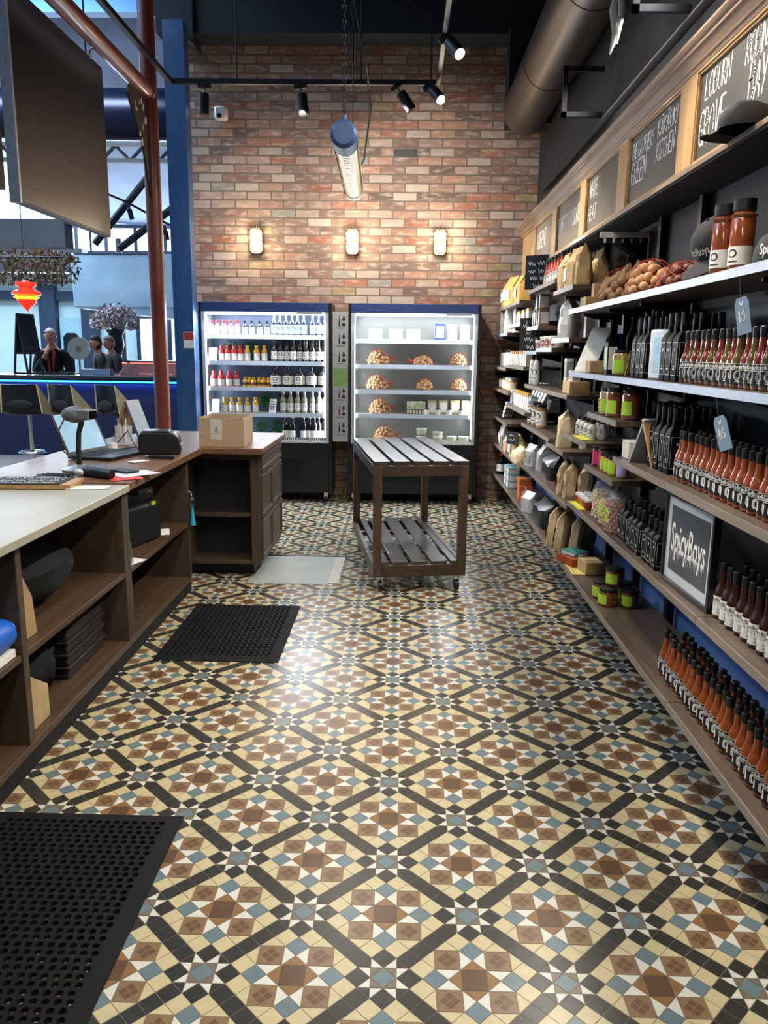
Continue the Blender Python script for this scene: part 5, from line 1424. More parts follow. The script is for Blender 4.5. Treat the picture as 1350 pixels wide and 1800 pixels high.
def scanner():
    o = emp('barcode_scanner'); K = mat('scanner_grey','#6d6e72',.4); G = mat('scanner_dark','#1d1e21',.4)
    MB().lathe([(0,0),(.085,0),(.085,.008),(.05,.02),(.02,.03),(0,.032)], 22).build('base', mat('grey_base','#8a8b8d',.3,.4), o)
    MB().tube([(0,0,.02),(.0,.0,.1),(.008,.0,.19),(.03,0,.25)], [.014,.013,.013,.014], 10).build('neck', G, o)
    h = MB(); h.ell((.0,-.01,.285), .075, .042, .042, 14, 9); h.box(.03,-.045,.262,.1,.03,.312); h.build('head', K, o, bev=.006)
    B(.1,-.04,.268,.103,.025,.306).build('scan_window', mat('dark_glass','#0b0c10',.1), o)
    MB().tube([(-.07,0,.26),(-.12,.02,.2),(-.12,.03,.1),(-.05,.05,.03),(.02,.06,.006),(.1,.09,.005)], .0035, 6).build('cable', BLACK, o); return o
place('scan', scanner, (-1.65,3.96,T), 'grey barcode scanner on its stand before the laptop', 'scanner', rz=R(-12))
def printer():
    o = emp('receipt_printer'); K = mat('printer_black','#15161a',.4)
    b = MB().prism([(-.12,0),(.12,0),(.125,.03),(.11,.1),(.085,.125),(-.105,.13),(-.12,.1)],'x',-.09,.09); b.v = [(p[1], p[0], p[2]) for p in b.v]
    b.build('body', K, o, bev=.006); B(-.1,-.06,.128,.06,.06,.138).build('lid', mat('printer_grey','#34363b',.3), o, bev=.004)
    B(.122,-.05,.05,.126,.05,.058).build('paper_slot', PAPER, o); B(.118,.06,.02,.127,.068,.028).build('status_light', mat('blue_led','#3f6bff',.3,emit=3,ecol='#4f7bff'), o); return o
place('prn', printer, (-1.455,4.70,T), 'black receipt printer between laptop and cardboard box', 'printer', rz=R(12))
def aframe(h, w, spread, m1, m2, label_nm, legs=0):
    def make():
        o = emp(label_nm); t = .018; a = math.atan2(spread/2, h)
        for sg, m, nm in ((1,m1,'front_panel'),(-1,m2,'rear_panel')):
            f = B(-t/2,-w/2,legs,t/2,w/2,h)
            if legs:
                for s in (-w/2,w/2-.03): f.box(-t/2,s,0,t/2,s+.03,legs)
            f.v = [(p[0]*math.cos(a)+sg*(h-p[2])*math.sin(a), p[1], p[2]*math.cos(a)+sg*p[0]*math.sin(a)) for p in f.v]
            f.build(nm, m, o, bev=.002)
        return o
    return make
place('afr', aframe(.27,.17,.2,mat('silver_panel','#6c737b',.45,.1),OAKZ,'table_sign'), (-1.93,5.6,T), 'small silver and plywood table sign next to the red pipe', 'sign', rz=R(-12))
def tumbler():
    o = emp('glass_cup')
    MB().lathe([(0,.004),(.05,.004),(.056,.125),(.053,.125),(.047,.008),(0,.008)], 18).build('cup', CLEAR, o)
    for k in range(3): MB().tube([(.01*k-.01,.0,.01),(.02*k-.03,.02*k-.02,.17)], .004, 6).build('pen', [mat('pen_grey','#b9bcc4',.3), BLACK, WHITEM][k], o)
    return o
place('cup', tumbler, (-1.80,5.05,T), 'clear plastic cup holding pens behind the receipt printer', 'cup')
CAB = MB()
tag(MB().tube([(-1.8,4.86,T+.01),(-1.72,4.9,T+.11),(-1.66,4.82,T+.04),(-1.6,4.74,T+.006),(-1.66,4.66,T+.006),(-1.75,4.78,T+.006),(-1.68,4.92,T+.006)], .004, 6).build('power_cable', BLACK, at=(-1.7,4.8,T)), 'black looped cable between the laptop and receipt printer', 'cable')
tag(MB().cyl((-1.79,4.82,T),(-1.79,4.82,T+.04),.026,n=16).build('plug_adapter', WHITEM, at=(-1.79,4.82,T), bev=.004), 'small white plug adapter behind the laptop screen', 'adapter')
def clutter(nm, m, w, d, h, bev=.003): return lambda: (lambda o: (B(-w/2,-d/2,0,w/2,d/2,h).build('body', m, o, bev=bev), o)[1])(emp(nm))
place('flyer', carton(.15,.21,.002,mat('red_flyer','#c8322d',.5,var=.25,scale=12),nm='flyer'), (-1.36,3.76,T), 'red and white flyer near the edge of the wooden worktop', 'flyer', rz=R(35))
place('flyer2', carton(.15,.21,.002,mat('pale_flyer','#d5d3d8',.5,var=.1),nm='flyer'), (-1.33,3.85,T+.0024), 'pale flyer partly covering the red one', 'flyer', rz=R(-40))
place('torch', lambda: (lambda o: (MB().tube([(0,-.1,.022),(0,.02,.024),(0,.1,.02)],[.02,.026,.022],12).build('body', BLKCAP, o), B(-.03,.08,.006,.03,.14,.03).build('head', WHITEM, o, bev=.008), o)[2])(emp('handheld_scanner')), (-1.47,3.74,T), 'black and white handheld scanner lying before the laptop', 'scanner', rz=R(60))
place('phone', carton(.075,.15,.01,BLKCAP,nm='phone'), (-1.4,3.9,T+.005), 'black phone lying across the flyers', 'phone', rz=R(55), tilt=None)
place('term', clutter('card_terminal', mat('terminal_grey','#45464a',.4), .08,.17,.035,.008), (-1.52,3.86,T), 'grey card terminal lying between the scanner stand and laptop', 'card terminal', rz=R(30))
place('pen', lambda: (lambda o: (MB().cyl((0,-.09,.012),(0,.06,.012),.011,n=12).build('barrel', BLKCAP, o), MB().cyl((0,.06,.012),(0,.09,.012),.008,.004,n=12).build('tip', STEEL, o), o)[2])(emp('marker_pen')), (-1.38,4.42,T), 'fat black marker pen lying in front of the receipt printer', 'pen', rz=R(80))
place('strip', carton(.06,.11,.004,WHITEM,nm='paper_slip'), (-1.46,4.3,T), 'white strip of paper beside the laptop corner', 'paper', rz=R(-30))
place('strip2', carton(.18,.09,.002,PAPER,nm='paper_slip'), (-1.42,3.49,.875), 'white paper slip at the inner end of the stone worktop', 'paper', rz=R(8))
def slate():
    o = emp('chalk_slate'); B(-.2,-.1,0,.17,.1,.022).build('board', OAK, o, bev=.002); B(-.2,-.1,.022,.125,.1,.026).build('slate_face', mat('slate_face','#202124',.7), o)
    t = MB(); rnd = random.Random(4)
    for i in range(4): scribble(t, (-.18,.055-.042*i,.0265), (1,0,0), (0,1,0), .026, .28, .004, 0, i+20)
    t.build('chalk_lettering', CHALKW, o); return o
place('slate', slate, (-1.66,3.53,.8745), 'black chalk slate on oak board lying on the stone worktop', 'chalk slate', rz=R(4))
def pens():
    o = emp('pen_bundle'); rnd = random.Random(6)
    for k in range(6): MB().cyl((-.07+.004*k,-.03+.013*k,.008+.006*(k % 2)),(.06+.008*k,-.02+.012*k,.008+.006*(k % 2)),.005,n=8).build('pen', BLKCAP if k % 2 else STEEL, o)
    return o
place('pens', pens, (-1.68,3.70,T), 'bundle of black and steel pens behind the chalk slate', 'pens', rz=R(-10))
# ------------------------------------------------------------------ overhead: tube lamp, tracks, duct, pipes
def tube_lamp():
    o = emp('tube_pendant'); L = 1.36
    cap_ = mat('slate_blue_cap', '#3b5a8c', .5)
    MB().cyl((0,0,0),(0,.16,0),.066,n=20).cyl((0,-.02,0),(0,0,0),.05,.066,n=20).build('end_cap', cap_, o, bev=.004)
    MB().cyl((0,L-.05,0),(0,L,0),.062,n=20).build('far_cap', STEEL, o, bev=.004)
    MB().cyl((0,.15,0),(0,L-.04,0),.05,n=20).build('lit_tube', mat('tube_glass','#fff7ea',.3,emit=4.2,ecol='#fff0d8'), o)
    g = MB()
    for k in range(30): 
        y = .18+k*(L-.25)/29
        g.tube([(.062*math.cos(2*PI*i/14), y, .062*math.sin(2*PI*i/14)) for i in range(14)], .003, 4, closed=True)
    for i in range(8):
        a = 2*PI*i/8; g.tube([(.064*math.cos(a),.14,.064*math.sin(a)),(.064*math.cos(a),L-.03,.064*math.sin(a))], .0025, 4)
    g.build('wire_cage', mat('brass_wire','#9c8a68',.35,.8), o)
    MB().cyl((0,.02,.05),(0,.02,.09),.014).build('eyelet', cap_, o)
    return o
place('tube', tube_lamp, (-.30,4.05,2.52), 'long lit caged tube lamp hanging over the aisle before the brick wall', 'pendant lamp', rz=R(1.5))
ch = MB()
for k in range(60):
    z = 2.61+k*.031
    pts = [((.008*math.cos(2*PI*i/8) if k % 2 else 0)-.3, 4.07+(0 if k % 2 else .008*math.cos(2*PI*i/8)), z+.017*math.sin(2*PI*i/8)) for i in range(8)]
    ch.tube(pts, .0025, 4, closed=True)
tag(ch.build('hanging_chain', LEAD, at=(-.3,4.07,3)), 'dark chain holding the blue end of the tube lamp', 'chain')
tag(MB().tube([(-.335,5.3,2.58),(-.335,5.3,4.4)], .004, 5).build('hanging_wire', BLACK, at=(-.335,5.3,3)), 'straight dark wire holding the far end of the tube lamp', 'wire')
tag(MB().tube([(-.33,5.28,2.56),(-.25,5.0,2.62),(-.2,4.75,2.85),(-.24,4.7,3.1),(-.3,4.72,3.4),(-.3,4.75,4.6)], .006, 6).build('power_cable', BLACK, at=(-.3,4.8,3)), 'slack black cable looping beside the tube lamp', 'cable')
# track with spot heads
tag(B(-1.825,6.48,3.485,.25,6.515,3.52).build('light_track', BLACK, at=(-.8,6.5,3.5)), 'black lighting track crossing before the brick wall', 'light track')
tag(B(.22,2.6,3.485,.25,6.478,3.52).build('light_track', BLACK, at=(.235,4.5,3.5)), 'black lighting track running along the aisle by the duct', 'light track')
tag(B(-1.825,2.0,3.485,-1.79,6.478,3.52).build('light_track', BLACK, at=(-1.8,4.5,3.5)), 'black lighting track running past the red column', 'light track')
for i, (x, y) in enumerate([(-1.3,6.5),(-.35,6.5),(.18,6.5),(.235,4.6),(.235,3.4),(-1.81,4.0)]):
    tag(MB().cyl((x,y,3.52),(x,y,5.25),.006,n=6).build('track_rod', BLACK, at=(x,y,4.4)), f'{ORD[i]} thin suspension rod of the lighting tracks from the blue column', 'rod')
GLOW = mat('spot_lens', '#fff4e0', .3, emit=40, ecol='#fff0d6')
def spot(lit):
    def make():
        o = emp('track_spot')
        MB().box(-.05,-.02,-.03,.05,.02,0).build('adapter', BLACK, o, bev=.003)
        MB().cyl((0,0,-.03),(0,0,-.075),.008).build('stem', STEEL, o)
        b = MB().cyl((0,0,-.075),(0,0,-.215),.04,n=18).cyl((0,0,-.065),(0,0,-.075),.03,.04,n=18); b.build('head', BLACK, o, bev=.002)
        MB().cyl((0,0,-.2152),(0,0,-.2165),.034,n=18).build('lens', GLOW if lit else mat('dim_lens','#0c0b0a',.7), o)
        return o
    return make
for k, lit, loc, tl, rz_, t in [('spd',0,(-1.55,6.5,3.485),(0,R(3)),0,'beside the blue column'),('spd',0,(-.815,6.5,3.485),(0,R(-8)),0,'between the security camera and the tube lamp chain'),('spd',0,(-.09,6.5,3.485),(0,R(-36)),0,'pointing away from the tube lamp'),
        ('spl',1,(.16,6.5,3.485),(R(-38),R(-34)),0,'lit, at the corner where the tracks meet'),('spl',1,(.235,5.55,3.485),(R(-36),R(-32)),0,'lit, on the aisle track near the duct'),('spl',1,(.235,3.7,3.485),(R(-14),R(-38)),0,'lit, over the chalkboards on the aisle track'),]:
    place(k, spot(lit), loc, f'black cylinder spotlight {t}', 'spotlight', tilt=tl, rz=rz_)
# duct
DUCTM = mat('duct_metal', '#55504b', .42, .75, var=.1, scale=4)
d = MB().cyl((1.065,1.0,3.62),(1.065,7.598,3.62),.205,n=32)
dt = thing('round_duct','big round metal air duct running to the black box by the brick wall','duct',(1.065,4.3,3.62))
d.v = [(p[0]-1.065,p[1]-4.3,p[2]-3.62) for p in d.v]; d.build('pipe', DUCTM, dt)
for y in (2.2,3.6,5.0,6.4):
    MB().cyl((0,y-4.3,.2),(0,y-4.3,1.62),.008,n=6).build('hanger', BLACK, dt)
    e = MB().cyl((0,y-4.3-.02,0),(0,y-4.3+.02,0),.209,n=32); e.build('joint_ring', DUCTM, dt)
tag(B(.90,7.6,3.52,1.29,7.845,4.32).build('duct_box', MATTE, at=(1.15,7.7,4)), 'black box the round duct runs into beside the brick wall', 'duct box')
for y, t in ((3.9,'closer to the chalkboards'),(5.5,'near the duct box')):
    b = MB().box(1.26,y,3.0,1.0,y+.03,3.03).box(1.0,y,3.0,1.03,y+.03,3.3).box(1.0,y,3.27,1.26,y+.03,3.3)
    tag(b.build('pipe_bracket', LEAD, at=(1.1,y,3.1)), f'dark metal bracket under the duct {t}', 'bracket')
tag(MB().cyl((1.25,1,2.95),(1.25,7.59,2.95),.022,n=14).build('service_pipe', MATTE, at=(1.25,4,2.95)), 'thin black pipe running above the oak cornice', 'pipe')
tag(MB().tube([(1.1,4.6,3.4),(1.09,4.62,3.28),(1.1,4.6,3.16),(1.08,4.63,3.07)],[.012,.03,.022,.004],8).tube([(1.1,4.56,3.4),(1.11,4.55,3.25),(1.1,4.57,3.1)],[.01,.02,.004],8).build('dangling_rag', mat('grey_cloth','#9b9a96',.8), at=(1.09,4.6,3.4)), 'small grey rag caught on the pipes below the duct', 'rag')
# red pipes, hook, gusset with painted reflections
REDP = mat('red_oxide', '#7c3a2f', .36, var=.1, scale=6, coat=.15)
col = thing('red_column','tall red oxide steel tube column rising from the end of the counter','column',(-1.888,6.2,0))
col['kind'] = 'thing'
MB().cyl((0,0,0),(0,0,5.245),.058,n=24).build('tube', REDP, col)
MB().cyl((0,0,0),(0,0,.02),.11,n=24).build('foot_plate', REDP, col)
MB().cyl((.0,-.0,3.33),(.02,-4.6,3.33),.055,n=24).build('branch_tube', REDP, col)
MB().cyl((0,-.06,3.33),(0,-.03,3.33),.062,n=24).build('weld_ring', REDP, col)
hk = MB().tube([(0,0,.03)]+[(0,.0+.02*math.sin(t),.0-.02+.02*math.cos(t)) for t in [0,.5,1,1.5,2,2.5,3.1]]+[(0,-.015-.018*math.sin(t),-.055-.02+.02*math.cos(t)) for t in [.2,.8,1.6,2.4,3.2,4.0]], .005, 6)
o = hk.build('hook', CHROME); o.location = (-1.87,5.05,3.27); tag(o, 'small bright metal hook hanging from the red branch tube', 'hook')
gp = MB().prism([(6.138,3.27),(5.78,3.27),(5.72,3.2),(6.0,2.95),(6.14,2.6)],'x',-1.9,-1.885)
o = thing('gusset_plate','dark brown bracing plate with painted pale reflections under the red branch tube','plate',(-1.9,6,3)); gp.v = [(p[0]+1.9,p[1]-6,p[2]-3) for p in gp.v]
gp.build('plate', mat('dark_brown_steel','#2e221d',.5), o)
rnd = random.Random(9); sp_ = MB()
for k in range(20):
    t = rnd.uniform(0,1); y = 6.12-rnd.uniform(0,.32)*(1-t*.8); z = 3.24-t*.5
    if y+ (3.28-z)*.55 > 6.18 or z < 2.7: continue
    sp_.ell((.0165,y-6,z-3), .0015, rnd.uniform(.012,.022), rnd.uniform(.014,.03), 9, 6)
sp_.build('reflection_spots', mat('painted_reflection','#d6d2cb',.5), o)  # pale discs imitate reflections on the dark plate
# hanging panels
def panel(label, x, y0, y1, z0, z1):
    o = thing('overhead_screen', label, 'panel', (x,(y0+y1)/2,z0)); l = (y1-y0)/2; h = z1-z0
    B(-.05,-l,0,-.004,l,h).build('body', mat('panel_back','#23211f',.5), o)
    B(-.004,-l+.012,.012,0,l-.004,h-.012).build('glossy_face', mat('smoked_face','#0f0e0e',.3,0,var=.1,scale=2,spec=.6), o)
    B(-.052,-l-.01,-.004,.004,-l+.012,h).build('edge_trim', mat('silver_trim','#a9b6c8',.3,.6), o)
    for y in (-l*.7,l*.7): MB().cyl((-.03,y,h),(-.03,y,5.25-z0),.006,n=6).build('hanger', BLACK, o)
    return o
panel('large dark glossy hanging panel beside the red branch tube', -2.0, 4.28, 5.58, 2.24, 3.3)
panel('further dark hanging panel behind the large glossy one', -2.6, 4.1, 5.37, 2.5, 3.6)
# blue steel column
BLUE = mat('blue_steel', '#335a8a', .42, .1, var=.06, scale=4, coat=.2)
cb = MB().box(-2.125,7.55,0,-1.975,7.72,4.33).box(-2.16,7.56,0,-2.125,7.585,4.33).box(-2.16,7.7,0,-2.125,7.72,4.33)
struct(cb.build('column_blue', BLUE))
o = B(-2.0,7.535,1.515,-1.955,7.549,1.66) if False else MB()
pn = thing('pinned_notice','small red and white notice pinned beside the drinks fridge','notice',(-2.022,7.5495,1.51))
B(-.05,-.003,0,.05,0,.15).build('sheet', PAPER, pn); B(-.045,-.0045,.075,.045,-.003,.145).build('photo', mat('red_photo','#b0402f',.5,var=.5,scale=40), pn)
# ------------------------------------------------------------------ the bar hall beyond the counter
CY = mat('pale_cyan_wall','#b9d0d6',.6,var=.04,scale=2)
struct(B(-12,16.5,0,-1.5,16.7,7).build('wall_far', CY))
struct(B(-12.2,-2,0,-12,16.7,7).build('wall_left', CY))
struct(B(-2.2,8.4,0,-1.95,16.7,7).build('wall_partition', mat('hall_partition','#5d7490',.6)))
struct(B(-12,-2,6.4,-2.36,17,6.5).build('ceiling_hall', mat('hall_ceiling','#31486f',.7)))
SKY = mat('daylight_pane','#ffffff',.3,emit=1.7,ecol='#dcecff')
def win(n, x0, x1, z0, z1, bars=2):
    struct(B(x0,16.44,z0,x1,16.47,z1).build(f'window_{n}', SKY))
    f = MB(); F = .07
    f.box(x0-F,16.4,z0-F,x1+F,16.5,z0).box(x0-F,16.4,z1,x1+F,16.5,z1+F).box(x0-F,16.4,z0,x0,16.5,z1).box(x1,16.4,z0,x1+F,16.5,z1)
    for k in range(1,bars): 
        xx = x0+(x1-x0)*k/bars; f.box(xx-.03,16.4,z0,xx+.03,16.5,z1)
    struct(f.build(f'window_frame_{n}', mat('dark_frame','#22324a',.5)))
win(1,-7.2,-4.2,3.42,3.86,5)
win(2,-5.4,-4.95,1.0,2.1,1); win(3,-4.75,-4.35,.6,2.15,1); win(4,-4.2,-3.4,.6,2.15,2)
o = B(-7.05,16.4,.0,-6.6,16.46,2.1).build('door_1', mat('pale_door','#8fb3c4',.5)); struct(o)
struct(MB().box(-7.42,16.3,0,-7.08,16.48,3.1).build('trim_4', mat('dark_frame','#22324a')))
struct(MB().box(-6.58,16.35,0,-6.25,16.48,3.1).build('trim_5', mat('dark_frame','#22324a')))
struct(B(-12,16.35,2.45,-2.2,16.45,2.62).build('trim_6', mat('dark_frame','#22324a')))
struct(B(-12,15.9,2.95,-6.3,16.2,3.4).build('beam_dark', mat('dark_beam','#232a33')))
# sloping pale ceiling panels with trusses
sl = MB(); sl.add([(-6.0,16.3,3.95),(-2.25,16.3,3.7),(-2.25,9.6,5.4),(-6.0,9.6,5.4),(-6.0,16.3,4.05),(-2.25,16.3,3.8),(-2.25,9.6,5.5),(-6.0,9.6,5.5)], [(0,1,2,3),(7,6,5,4),(0,4,5,1),(3,2,6,7),(1,5,6,2),(0,3,7,4)])
struct(sl.build('ceiling_slope', mat('cloudy_board','#7482a0',.7,var=.25,scale=1.2)))
struct(B(-12,9.3,5.05,-2.25,9.45,5.75).build('beam_blue', mat('sky_blue_steel','#4a7fc4',.5,var=.08,scale=2)))
TRM = mat('truss_navy','#17202f',.5)
def truss(label, y, z0, z1, x0, x1, n):
    o = thing('roof_truss', label, 'truss', ((x0+x1)/2,y,z0))
    cx = (x0+x1)/2
    B(x0-cx,-.04,0,x1-cx,.04,.05).build('lower_chord', TRM, o); B(x0-cx,-.04,z1-z0-.05,x1-cx,.04,z1-z0).build('upper_chord', TRM, o)
    for k in range(n):
        a = x0-cx+(x1-x0)*k/n; b_ = x0-cx+(x1-x0)*(k+1)/n
        MB().tube([(a,0,z1-z0-.03),(b_,0,.03)] if k % 2 == 0 else [(a,0,.03),(b_,0,z1-z0-.03)], .022, 6).build('diagonal', TRM, o)
truss('dark lattice truss crossing the hall above the sloping ceiling', 11.0, 3.9, 4.14, -6.5, -2.3, 22)
for i, (p, q) in enumerate([((-3.35,11.2,3.9),(-4.25,11.2,2.9)),((-2.6,11.3,3.8),(-3.95,11.3,2.85))]):
    tag(MB().tube([p,q], .05, 8).build('brace', TRM, at=p), f'{["steeper","flatter"][i]} dark diagonal brace below the lattice truss', 'brace')
tag(MB().cyl((-12,9.5,4.1),(-2.3,9.5,4.08),.27,n=24).build('wide_duct', mat('blue_black_metal','#151c33',.28,.5), at=(-6,9.5,4.1)), 'wide dark duct crossing the hall behind the red column', 'duct')
tag(B(-12,10.1,2.72,-4.2,10.35,3.05).build('steel_beam', mat('dark_beam','#232a33'), at=(-8,10.2,2.9)), 'dark steel beam crossing the hall below the hanging panels', 'beam')
for i, x in enumerate((-5.6,-4.3,-3.2)):
    tag(MB().cyl((x,16.0,0),(x,16.0,3.6),.06,n=10).build('pipe_post', TRM, at=(x,16,4)), f'{ORD[i]} thin dark post before the far windows from the entrance', 'post')
# bar
bar = thing('bar_counter','long dark bar with glowing blue light strip under its top','bar',(-5.5,11.2,0))
def bp_(mb, nm, m, bev=0): 
    mb.v = [(a+5.5,b-11.2,c) for a,b,c in mb.v]; return mb.build(nm, m, bar, bev)
bp_(B(-9,10.85,1.075,-2.7,11.6,1.125), 'bar_top', mat('bar_top','#2a3038',.18), .004)
bp_(B(-9,10.98,0,-2.75,11.5,1.075), 'bar_front', mat('bar_front','#121a3c',.5))
bp_(B(-9,10.94,1.03,-2.9,10.965,1.055), 'light_strip', mat('blue_strip','#4aa8ff',.4,emit=7,ecol='#2c8dff'))
bp_(B(-9,10.86,1.056,-2.7,10.98,1.075), 'top_edge', mat('bar_edge','#1a1e26',.3))
# stools
def stool():
    o = emp('bar_stool'); K = mat('stool_black','#0e0f14',.3); Wd = mat('stool_ply','#c6ae80',.5)
    MB().lathe([(0,0),(.2,0),(.2,.012),(.06,.03),(0,.03)], 24).build('base', CHROME, o)
    MB().cyl((0,0,.03),(0,0,.66),.028,n=14).build('pole', CHROME, o)
    MB().tube([(.17*math.cos(2*PI*i/24),.17*math.sin(2*PI*i/24),.18) for i in range(24)], .013, 8, closed=True).tube([(-.17,0,.18),(.17,0,.18)], .009, 6).build('foot_ring', CHROME, o)
    s = MB(); s.box(-.2,-.2,.66,.2,.2,.72); s.build('seat', K, o, bev=.03)
    b = MB(); n = 8; vs = []
    for z, w in ((.70,.27),(.82,.262),(.94,.25),(1.045,.235)):
        for i in range(n+1):
            q = -1+2*i/n
            for t in (0,.024): vs.append((q*w, -.255+.03*q*q+t-.03*((z-.7)/.345)+.02, z))
    m_ = (n+1)*2; fs = []
    for r in range(3):
        for i in range(n):
            a = r*m_+i*2; fs += [(a,a+2,a+m_+2,a+m_),(a+1,a+m_+1,a+m_+3,a+3)]
        fs += [(r*m_,r*m_+m_,r*m_+m_+1,r*m_+1),(r*m_+2*n,r*m_+2*n+1,r*m_+m_+2*n+1,r*m_+m_+2*n)]
    fs += [tuple(3*m_+i*2 for i in range(n+1))+tuple(3*m_+i*2+1 for i in range(n,-1,-1)), tuple(i*2+1 for i in range(n+1))+tuple(i*2 for i in range(n,-1,-1))]
    b.add(vs, fs, 0, True); b.build('backrest', K, o)
    MB().ell((0,-.247,.79), .17, .02, .065, 20, 8).build('back_pad', MATTE, o)
    for sx in (-1,1):
        w = MB(); t = .018
        P = [(sx*.24,-.25,1.05),(sx*.275,-.215,.69),(sx*.30,.10,.64),(sx*.295,.06,.72)]
        w.add([p for p in P]+[(p[0]-sx*t,p[1],p[2]) for p in P], [(0,1,2,3),(7,6,5,4),(0,3,7,4),(3,2,6,7),(2,1,5,6),(1,0,4,5)])
        w.build('arm', Wd, o)
    return o
for i, (x, y, r_) in enumerate([(-4.74,9.95,-3),(-4.17,10.0,-30),(-3.58,10.0,-38)]):
    place('stool', stool, (x,y,0), f'{ORD[i]} black bar stool with ply arms along the blue lit bar', 'bar stool', rz=R(r_), sc=(1.0 if i == 0 else .96,.88,1))
# on and behind the bar
def bsign():
    return aframe(.84,.3,.26,mat('sign_black','#17161a',.6),mat('sign_black2','#1d1c20',.6),'folding_sign',.28)()
place('bsign', bsign, (-5.3,11.2,1.126), 'tall black folding sign standing on the bar before the man', 'sign', rz=R(-22))
hood = thing('range_hood','large pale steel hood hanging behind the bar','hood',(-4.70,13.8,2.06))
hm = mat('hood_steel','#b4d4ee',.3,.08,var=.22,scale=1.3)
B(-.96,-.02,.12,2.3,1.1,1.01).build('body', hm, hood, bev=.02)
MB().prism([(-.95,.12),(2.3,.12),(2.3,-.05),(.6,-.05)],'y',0,1.0).build('sloping_lip', hm, hood)
B(-.9,-.03,.99,.4,-.02,1.01).build('top_rail', mat('dark_frame','#22324a'), hood)
for x in (-.8,1.4): MB().cyl((x,.5,1.01),(x,.5,2.0),.02,n=8).build('hanger', TRM, hood)
gc = thing('glass_cabinet','food cabinet with sloped glass and warm red glow at the end of the bar','cabinet',(-3.53,11.62,0))
B(-.75,0,0,1.2,.36,1.02).build('base', BLACK, gc)
MB().prism([(-.74,1.02),(-.5,1.3),(-.47,1.3),(-.71,1.02)],'y',0,.36).build('end_frame', mat('rose_frame','#c79a97',.4), gc)
B(-.52,-.015,1.295,1.2,.37,1.325).build('top', mat('cabinet_top','#2b2326',.3), gc)
B(-.7,.33,1.02,1.2,.36,1.295).build('back', mat('rose_back','#b0605a',.5), gc)
B(-.6,.05,1.285,1.1,.1,1.295).build('warm_light', mat('red_glow','#ff8a78',.4,emit=5,ecol='#ff6a55'), gc)
g = MB(); g.add([(-.66,.0,1.03),(1.2,.0,1.03),(1.2,.0,1.29),(-.5,.0,1.29)],[(0,1,2,3)]); g.build('glass_front', CLEAR, gc)
for i, (x, m, t) in enumerate([(-3.8,'#d0a391','beside the sloped end'),(-3.5,'#c9bba4','in the middle'),(-3.15,'#1d1c20','beside the red column'),(-2.75,'#8d4a42','at the far end')]):
    place(f'tray{i}', carton(.2,.2,.12,mat(f'tray_{i}',m,.5,var=.3,scale=20),nm='food_tray'), (x,11.8,1.021), f'tray of food in the glowing glass cabinet, {t}', 'food tray')
def urn():
    o = emp('flower_urn'); U = mat('urn_black','#1a1c26',.45)
    MB().lathe([(0,0),(.11,0),(.11,.03),(.05,.06),(.04,.12),(.09,.2),(.13,.33),(.115,.46),(.12,.5),(.15,.55),(.14,.57),(.11,.54),(0,.5)], 24).build('urn', U, o)
    rnd = random.Random(12)
    f = MB()
    for k in range(700):
        a = rnd.uniform(0,2*PI); t = rnd.uniform(0,1); rr = .39*math.sqrt(rnd.uniform(0,1))
        p = Vector((math.cos(a)*rr, math.sin(a)*rr*.7, .58+.42*t*(1-(rr/.42)**2*.6))); s = rnd.uniform(.02,.05)
        u = Vector((rnd.uniform(-1,1),rnd.uniform(-1,1),rnd.uniform(-1,1))).normalized(); w = u.orthogonal().normalized()
        f.add([p-u*s,p-w*s*.6,p+u*s,p+w*s*.6], [(0,1,2,3)], rnd.choice((0,0,1,2)))
    f.build('dried_flowers', [mat('mauve_flower','#b3a2ae',.8,var=.2), mat('sage_flower','#a8a48a',.8,var=.2), mat('rose_flower','#a58a94',.8)], o)
    s = MB()
    for k in range(16):
        a = rnd.uniform(0,2*PI); s.tube([(0,0,.5),(math.cos(a)*.25,math.sin(a)*.15,.8+rnd.uniform(0,.15))], .006, 4)
    s.build('stems', mat('stem_brown','#5a4b3a',.7), o); return o
place('urn', urn, (-4.86,13.5,1.211), 'black urn of mauve dried flowers on a plinth behind the people', 'vase', sc=(1.05,1.05,1.05))
tag(B(-5.12,13.3,0,-4.6,13.7,1.21).build('plinth', BLACK, at=(-4.86,13.5,0), bev=.01), 'dark plinth under the flower urn behind the people', 'plinth')
dsc = thing('display_disc','round pale disc standing on a thin foot behind the bar','disc',(-4.79,11.75,1.021))
MB().cyl((0,-.02,.47),(0,.02,.47),.165,n=32).build('disc', mat('pale_disc','#d3d8c4',.5,var=.1,scale=8), dsc); MB().cyl((0,0,0),(0,0,.31),.015).build('foot', STEEL, dsc); MB().cyl((0,-.024,.46),(0,-.02,.46),.045,n=16).build('hub', mat('hub_grey','#9aa096',.5), dsc)
B(-.1,-.08,0,.1,.1,.015).build('base', BLACK, dsc)
sb2 = thing('back_bench','dark low bench behind the bar carrying the pale disc','bench',(-5.35,11.9,0))
B(-.75,-.3,.98,.75,.15,1.02).build('top', mat('bench_steel','#39404c',.3), sb2); B(-.7,-.25,0,.7,.1,.98).build('body', BLACK, sb2)
tp_ = MB().prism([(-.12,0),(.12,0),(.12,.2),(.06,.26),(-.06,.26),(-.12,.2)],'y',-.02,.02)
o = tp_.build('chair_back', mat('teal_upholstery','#2c4a5c',.6)); o.location = (-5.05,12.14,1.46); tag(o, 'dark teal rounded chair back behind the pale disc', 'chair')
o2 = B(-.02,-.02,-1.46,.02,.02,0).build('post', TRM, o)
tag(B(-4.63,11.35,1.126,-4.2,11.5,1.2).build('till_box', mat('slate_box','#5f7590',.4), at=(-4.4,11.4,1.126)), 'slate blue low box on the bar before the woman in black', 'box')
